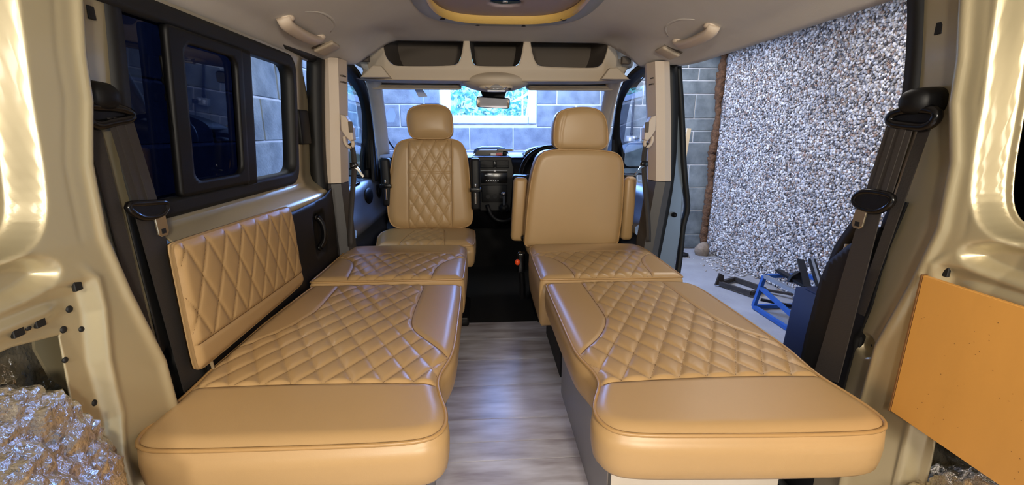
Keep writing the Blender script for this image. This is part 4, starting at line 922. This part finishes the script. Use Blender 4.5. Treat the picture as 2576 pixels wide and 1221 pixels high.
def belt_front(s, lab):
    dx = .025 if s > 0 else 0
    b = thing('front_seat_belt', lab, 'seat belt', (s*.66, 2.0, .7))
    q = lambda x, y, z: (s*(x+dx), y, z)
    prism('height_adjuster', [(s*(.672+dx), 1.075), (s*(.650+dx), 1.068), (s*(.625+dx), 1.02), (s*(.625+dx), .97), (s*(.640+dx), .962), (s*(.660+dx), .985), (s*(.674+dx), 1.01)], 'y', 1.965, 2.01, M['trimlight'], b, .006, 3)
    box('adjuster_button', *sorted((s*(.622+dx), s*(.640+dx))), 1.96, 1.968, 1.0, 1.045, M['pocket'], b, .003)
    sweep('loop', smoothpath([q(.668, 1.985, .985), q(.668, 1.985, .955), q(.648, 1.98, .935), q(.628, 1.975, .945), q(.632, 1.975, .965)], 14), circ(.008, 8), M['trimlight'], b, (0, 1, 0))
    sweep('webbing', smoothpath([q(.645, 1.98, .955), q(.630, 1.985, .93), q(.630, 1.985, .86), q(.655, 1.985, .70), q(.672, 1.965, .56), q(.674, 1.96, .50)], 24), flat(.003, .032), M['webbing'], b, (0, 1, .0))
    sweep('webbing_strip', smoothpath([q(.645, 1.98, .955), q(.632, 1.975, .93), q(.632, 1.975, .85), q(.658, 1.972, .70), q(.672, 1.955, .56), q(.674, 1.95, .50)], 24), flat(.022, .003), M['webbing'], b, (0, 1, 0))
    prism('tongue', [(s*(.628+dx), .866), (s*(.612+dx), .852), (s*(.588+dx), .815), (s*(.597+dx), .808), (s*(.618+dx), .842), (s*(.640+dx), .856)], 'y', 1.955, 1.960, M['chrome'], b, .001, 1)
    box('tongue_cover', *sorted((s*(.615+dx), s*(.648+dx))), 1.953, 1.975, .850, .874, M['blackgloss'], b, .005)
belt_front(-1, 'black front seat belt hanging down the passenger door pillar'); belt_front(1, 'black front seat belt hanging down the driving door pillar')

# ------------------------------------------------------------------ DASHBOARD
da = thing('dashboard', 'dark dashboard with centre console below the windscreen', 'dashboard', (0, 2.95, .4))
prof = [(3.22, .30), (2.98, .36), (2.90, .52), (2.88, .68), (2.90, .79), (2.96, .835), (3.05, .842), (3.30, .850)]
loft('body', [[(x, y+.06*(abs(x)/.76)**3, z-.01*(abs(x)/.76)**2) for y, z in prof] for x in np.linspace(-.77, .77, 23)], M['dash'], da)
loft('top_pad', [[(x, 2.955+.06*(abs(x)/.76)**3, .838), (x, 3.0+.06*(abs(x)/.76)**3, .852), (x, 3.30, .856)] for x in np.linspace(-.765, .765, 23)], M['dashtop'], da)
cc = prism('centre_console', [(-.147, .842), (-.135, .852), (.095, .852), (.108, .842), (.124, .775), (.118, .66), (.100, .50), (-.095, .50), (-.140, .66)], 'y', 2.825, 2.95, M['dash'], da, .006)
box('vent', -.092, -.006, 2.818, 2.83, .778, .828, M['black'], cc, .003); box('vent', .010, .092, 2.818, 2.83, .778, .828, M['black'], cc, .003)
for z in (.788, .797, .806, .815):
    box('vent_slat', -.089, -.009, 2.815, 2.822, z, z+.004, M['dash'], cc, 0); box('vent_slat', .013, .089, 2.815, 2.822, z, z+.004, M['dash'], cc, 0)
box('vent_knob', -.004, .008, 2.812, 2.83, .785, .825, M['blackgloss'], cc, .003)
box('chrome_line', -.090, .082, 2.816, 2.824, .764, .766, M['greysteel'], cc, 0)
box('warning_switch', -.006, .008, 2.815, 2.826, .757, .768, M['white'], cc, .002)
ra = box('radio', -.089, .081, 2.815, 2.83, .685, .752, M['blackgloss'], cc, .003); tag(ra, 'black radio with a row of lit buttons')
box('disc_slot', -.065, .035, 2.812, 2.817, .735, .738, M['greysteel'], cc, 0)
for i in range(6): ell('button', (-.053+.0147*i, 2.813, .702), (.0042, .003, .004), M['white'], cc, 8)
box('heater_panel', -.085, .08, 2.815, 2.83, .56, .672, M['black'], cc, .004)
for x in (-.045, .0, .045): cyl('heater_knob', (x, 2.83, .60), (x, 2.805, .60), .014, M['blackgloss'], cc)
sweep('lower_moulding', smoothpath([(-.05, 2.78, .55), (-.03, 2.76, .49), (.01, 2.74, .455), (.06, 2.73, .452), (.10, 2.76, .46)], 20), circ(.012, 8), M['dash'], cc, (0, 1, 0))
dsf = thing('display_hood', 'black rounded display hood on top of the dashboard', 'hood', (-.02, 3.02, .85))
loft('hood', [[(-.02+(x+.02)*k, y, .858+(z-.852)*h) for x, z in ((-.138, .852), (-.130, .878), (-.115, .892), (-.08, .900), (.04, .900), (.075, .892), (.09, .878), (.10, .852))] for y, k, h in ((2.975, 1, 1), (3.04, 1.02, 1.05), (3.14, .8, .6))], M['black'], dsf)
prism('screen', [(-.13, .854), (-.11, .885), (.07, .885), (.09, .854)], 'y', 2.985, 2.99, M['blackgloss'], dsf, 0)
ph = thing('phone_cradle', 'black phone on a cradle lying across the dashboard top', 'phone', (.07, 2.95, .855))
box('base', .062, .085, 2.94, 2.965, .852, .880, M['black'], ph, .006); prism('phone', rrect(.02, .128, .880, .896, .005), 'y', 2.925, 2.95, M['blackgloss'], ph, .003)
box('white_end', .118, .127, 2.921, 2.926, .883, .893, M['white'], ph, .001)
rb = thing('dash_box', 'small red and white box on the dashboard top', 'box', (.015, 2.94, .853))
box('white_half', -.023, .014, 2.925, 2.955, .853, .868, M['white'], rb, .001, 1); box('red_half', .014, .054, 2.925, 2.955, .853, .869, M['red'], rb, .001, 1)
sw = thing('steering_wheel', 'black steering wheel partly hidden by the driving seat', 'steering wheel', (.36, 2.62, .78))
Rw = Matrix.Translation((.355, 2.66, .735)) @ Matrix.Rotation(math.radians(62), 4, 'X')
pts = [Rw @ Vector((.20*math.cos(t), .20*math.sin(t), 0)) for t in np.linspace(0, 2*math.pi, 48, endpoint=False)]
sweep('rim', pts, circ(.015, 10), M['blackgloss'], sw, tuple(Rw.to_3x3() @ Vector((0, 0, 1))), True)
ell('airbag_cover', Rw @ Vector((0, 0, -.01)), (.075, .065, .04), M['black'], sw, 18)
for a in (0, math.pi, -math.pi/2): sweep('spoke', [Rw @ Vector((.05*math.cos(a), .05*math.sin(a), -.01)), Rw @ Vector((.195*math.cos(a), .195*math.sin(a), 0))], flat(.035, .015), M['black'], sw, (0, 1, 0), smooth=False)
ib = thing('instrument_hood', 'dark curved instrument hood behind the steering wheel', 'hood', (.38, 2.95, .85))
loft('cowl', [[(.38+.19*math.cos(t)*k, y, .857+.062*math.sin(t)*h) for t in np.linspace(0, math.pi, 18)] for y, k, h in ((2.86, 1, 1), (2.98, 1.0, 1.0), (3.12, .8, .5))], M['black'], ib)
prism('dial_face', [(.38+.18*math.cos(t), .858+.055*math.sin(t)) for t in np.linspace(0, math.pi, 16)], 'y', 2.90, 2.905, M['blackgloss'], ib, 0)
gl = thing('gear_lever', 'gear lever with a shiny chrome knob on the centre console', 'gear lever', (.05, 2.78, .5))
cyl('stick', (.055, 2.765, .53), (.052, 2.705, .628), .006, M['greysteel'], gl); ell('gaiter', (.056, 2.772, .53), (.032, .036, .032), M['black'], gl)
ell('knob', (.050, 2.70, .632), (.016, .016, .013), M['chrome'], gl)
# permit holder, and a pale sheet modelled for reflected paper, on the windscreen
st = thing('permit_holder', 'clear permit holder stuck low on the passenger side of the windscreen', 'holder', (-.70, 3.1, 1.07))
def onws(x, z): v = (1.285-z)/.66; return (x, 2.80+v*.80+.08*(1-(x/.8)**2)-.006, z)
mesh('sleeve', [onws(*p) for p in ((-.735, 1.098), (-.70, 1.118), (-.668, 1.152), (-.642, 1.152), (-.640, 1.11), (-.665, 1.068), (-.70, 1.066), (-.722, 1.08))], [list(range(8))], M['sleeve'], st, False)
mesh('clip', [(x, y-.003, z) for x, y, z in (onws(-.742, 1.104), onws(-.722, 1.104), onws(-.722, 1.092), onws(-.742, 1.092))], [[0, 1, 2, 3]], M['paper'], st, False)
st2 = thing('screen_reflection', 'pale sticker high on the passenger side of the windscreen', 'reflection', (-.45, 2.9, 1.23))
mesh('backing', [onws(*p) for p in ((-.53, 1.265), (-.40, 1.265), (-.40, 1.215), (-.445, 1.178), (-.50, 1.205))], [list(range(5))], M['sleeve'], st2, False)
mesh('reflected_slip', [(x, y-.003, z) for x, y, z in (onws(-.488, 1.262), onws(-.438, 1.258), onws(-.415, 1.22), onws(-.472, 1.215))], [[0, 1, 2, 3]], M['paper'], st2, False)

# ------------------------------------------------------------------ FOIL, PLYWOOD
def foil_dome(name, c, r, seed, lab, n=170):
    V = []; F = []
    for i in range(n):
        for j in range(n):
            u = -math.pi+2*math.pi*i/(n-1); v = math.pi*.5*j/(n-1)
            x = math.cos(u)*math.cos(v)**.8; y = math.sin(u)*math.cos(v)**.8; z = math.sin(v)**.8 if v > 0 else 0
            p = Vector((c[0]+r[0]*x, c[1]+r[1]*y, c[2]+r[2]*z))
            k = noise.noise(p*7+Vector((seed, 0, 0)))*.034+abs(noise.noise(p*24+Vector((0, seed, 0))))*.018+abs(noise.noise(p*52))*.012+abs(noise.noise(p*95))*.006
            d = Vector((x/r[0], y/r[1], z/r[2])).normalized(); p = p+d*(k-.012); p.x = max(p.x, -.838) if c[0] < 0 else min(p.x, .888); V.append(p)
    for i in range(n-1):
        for j in range(n-1): F.append((i*n+j, (i+1)*n+j, (i+1)*n+j+1, i*n+j+1))
    o = mesh(name, V, F, M['foil'], None, True); return tag(o, lab, 'insulation')
foil_dome('foil_insulation', (-.79, .30, .20), (.25, .43, .56), 3, 'crinkled silver foil over the wheel arch on the sliding window side')
foil_dome('foil_insulation', (.83, .42, .02), (.17, .36, .42), 11, 'crinkled silver foil under the plywood panel')
def foil_sheet(name, sgn, X, seed, lab, y0, y1, z0, z1):
    n = 70; V = []; F = []
    for i in range(n):
        for j in range(n):
            y = y0+(y1-y0)*i/(n-1); z = z0+(z1-z0)*j/(n-1); p = Vector((X, y, z))
            V.append((sgn*(X-abs(noise.noise(p*14+Vector((seed, 0, 0))))*.03-abs(noise.noise(p*45))*.012), y, z))
    for i in range(n-1):
        for j in range(n-1): F.append((i*n+j, (i+1)*n+j, (i+1)*n+j+1, i*n+j+1))
    return tag(mesh(name, V, F, M['foil'], None, True), lab, 'insulation')
foil_sheet('foil_sheet', -1, XL+.095, 5, 'silver foil sheet lining the body skin inside the open bay', .1, .86, .2, .73)
foil_sheet('foil_sheet', 1, XR+.095, 9, 'silver foil sheet lining the body skin low behind the plywood panel', .1, .80, .0, .58)
pw = thing('plywood_panel', 'orange brown plywood lining panel on the wall by the open door', 'panel', (.735, .45, .46))
box('board', .735, .744, .15, .716, .460, .745, M['ply'], pw, .0012, 1)
V, F = [], []
for i in range(60):
    y, z, a, b = RNG.uniform(.40, .70), RNG.uniform(.48, .735), RNG.uniform(.0004, .0010), RNG.uniform(.0004, .0008); k = len(V)
    V += [(.7345, y+a*math.cos(t), z+b*math.sin(t)) for t in np.linspace(0, 2*math.pi, 7)[:-1]]; F.append(list(range(k, k+6)))
tag(mesh('stain_specks', V, F, M['plyedge'], pw, False), 'small dark specks', kind='stuff')
bm = bmesh.new(); bm_box(bm, .7335, .7455, .7162, .7190, .459, .746); fin('sawn_edge', bm, M['plyedge'], pw)

# ------------------------------------------------------------------ JUNK ON THE GARAGE FLOOR
def bar(bm, a, b, w=.03, t=.03):
    V, F = sweep_vf([a, b], flat(w, t), (0, 0, 1) if abs(b[2]-a[2]) < .9*np.linalg.norm(np.array(b)-np.array(a)) else (0, 1, 0)); vs = [bm.verts.new(v) for v in V]
    for f in F: bm.faces.new([vs[i] for i in f])
tf = thing('steel_trestle', 'blue painted steel frame on the garage floor beyond the cushion', 'frame', (2.5, 3.1, GZ))
def one(name, a, b, m, w=.03, t=.03): bm = bmesh.new(); bar(bm, a, b, w, t); return fin(name, bm, m, tf)
A, B, C_, D = (2.28, 3.45, GZ+.015), (2.28, 2.78, GZ+.015), (2.72, 3.45, GZ+.015), (2.72, 2.78, GZ+.015)
zt = -.19
up4 = [(p[0]+(.03 if p[0] < 2.5 else -.03), p[1]-(.04 if p[1] > 3 else -.04), zt) for p in (A, B, C_, D)]
one('base_rail', A, B, M['bluesteel']); one('base_rail', C_, D, M['bluesteel']); one('base_rail', A, C_, M['bluesteel'])
for p, q in zip((A, B, C_, D), up4): one('leg', p, q, M['bluesteel'])
one('top_rail', up4[0], up4[1], M['greysteel']); one('top_rail', up4[2], up4[3], M['bluesteel']); one('top_rail', up4[0], up4[2], M['bluesteel']); one('top_rail', up4[1], up4[3], M['bluesteel'])  # first rail is grey to paint the white-lit edge of the blue frame
one('brace', (2.30, 3.42, -.30), (2.30, 2.98, -.38), M['bluesteel']); one('cross_bar', (2.30, 3.40, -.40), (2.70, 3.10, -.42), M['blacksteel'], .025, .02)
sr = thing('seat_rail', 'black steel seat rails lying across the blue frame', 'rail', (2.5, 3.1, zt))
for i, (a, b) in enumerate((((2.62, 3.30, -.02), (2.44, 2.95, -.13)), ((2.57, 3.36, -.04), (2.38, 3.0, -.15)), ((2.42, 3.40, -.14), (2.40, 3.0, -.155)))):
    bm = bmesh.new(); bar(bm, a, b, .05, .022); fin('rail', bm, M['blacksteel'], sr)
bm = bmesh.new(); bar(bm, (2.625, 3.31, -.008), (2.445, 2.96, -.118), .018, .012); fin('slider', bm, M['greysteel'], sr)
prism('bracket', [(2.36, -.17), (2.52, -.17), (2.50, -.12), (2.44, -.08), (2.38, -.12)], 'y', 3.18, 3.21, M['blacksteel'], sr, .004)
tk = thing('plastic_crate', 'navy blue plastic box in front of the blue frame', 'box', (2.1, 2.4, GZ))
bm = bmesh.new(); bm_prism(bm, [(1.93, GZ), (2.45, GZ), (2.43, .015), (1.96, .02)], 'y', 2.16, 2.60, .025, 3); fin('body', bm, M['navy'], tk, True)
prism('lid', rrect(1.98, 2.41, 2.20, 2.56, .05), 'z', .012, .03, M['navy'], tk, .006)
jk = thing('jack_bracket', 'dirty dark steel bracket lying on the concrete by the pebbledash', 'bracket', (2.45, 4.0, GZ))
def onej(name, a, b, w=.03, t=.04): bm = bmesh.new(); bar(bm, a, b, w, t); return fin(name, bm, M['dirtysteel'], jk)
q4 = [(2.28, 4.02, GZ+.03), (2.42, 3.72, GZ+.03), (2.62, 3.82, GZ+.03), (2.50, 4.14, GZ+.03)]
for i in range(4): onej('bar', q4[i], q4[(i+1) % 4])
prism('end_plate', [(2.24, GZ+.005), (2.33, GZ+.005), (2.32, GZ+.11), (2.27, GZ+.13)], 'y', 4.03, 4.05, M['dirtysteel'], jk, .003)
onej('handle', (2.62, 3.80, GZ+.03), (2.76, 3.62, GZ+.05), .025, .02)
rp_ = ell('rubble_lump', (2.66, 5.15, GZ+.07), (.09, .08, .10), M['rubble'], None, 14)
for v in rp_.data.vertices: v.co *= 1+.25*noise.noise(v.co*18)
tag(rp_, 'sandy rubble lump at the foot of the pebbledash corner', 'rubble')
bl = ell('black_offcut', (2.40, 5.10, GZ+.025), (.075, .05, .03), M['rubber'], None, 10)
for v in bl.data.vertices: v.co *= 1+.4*noise.noise(v.co*25)
tag(bl, 'small black offcut on the concrete beside the sandy lump', 'debris')
n = 900; yv = RNG.uniform(2.4, 5.4, n); xv = RX-.02-np.abs(RNG.normal(0, .17, n)); 
okg = ~((xv > 1.88) & (yv > 2.1) & (yv < 4.3) & (xv < 2.80)) & ~((yv > 5.0) & (xv > 2.45)); xv, yv = xv[okg], yv[okg]; n = len(xv)
gr = pebbles('gravel', n, np.c_[xv, yv, np.full(n, GZ+.002)], (.007, .016), M['pebble'], None, (1, .7)); tag(gr, 'loose fallen pebbles along the foot of the pebbledash wall', 'gravel', kind='stuff')
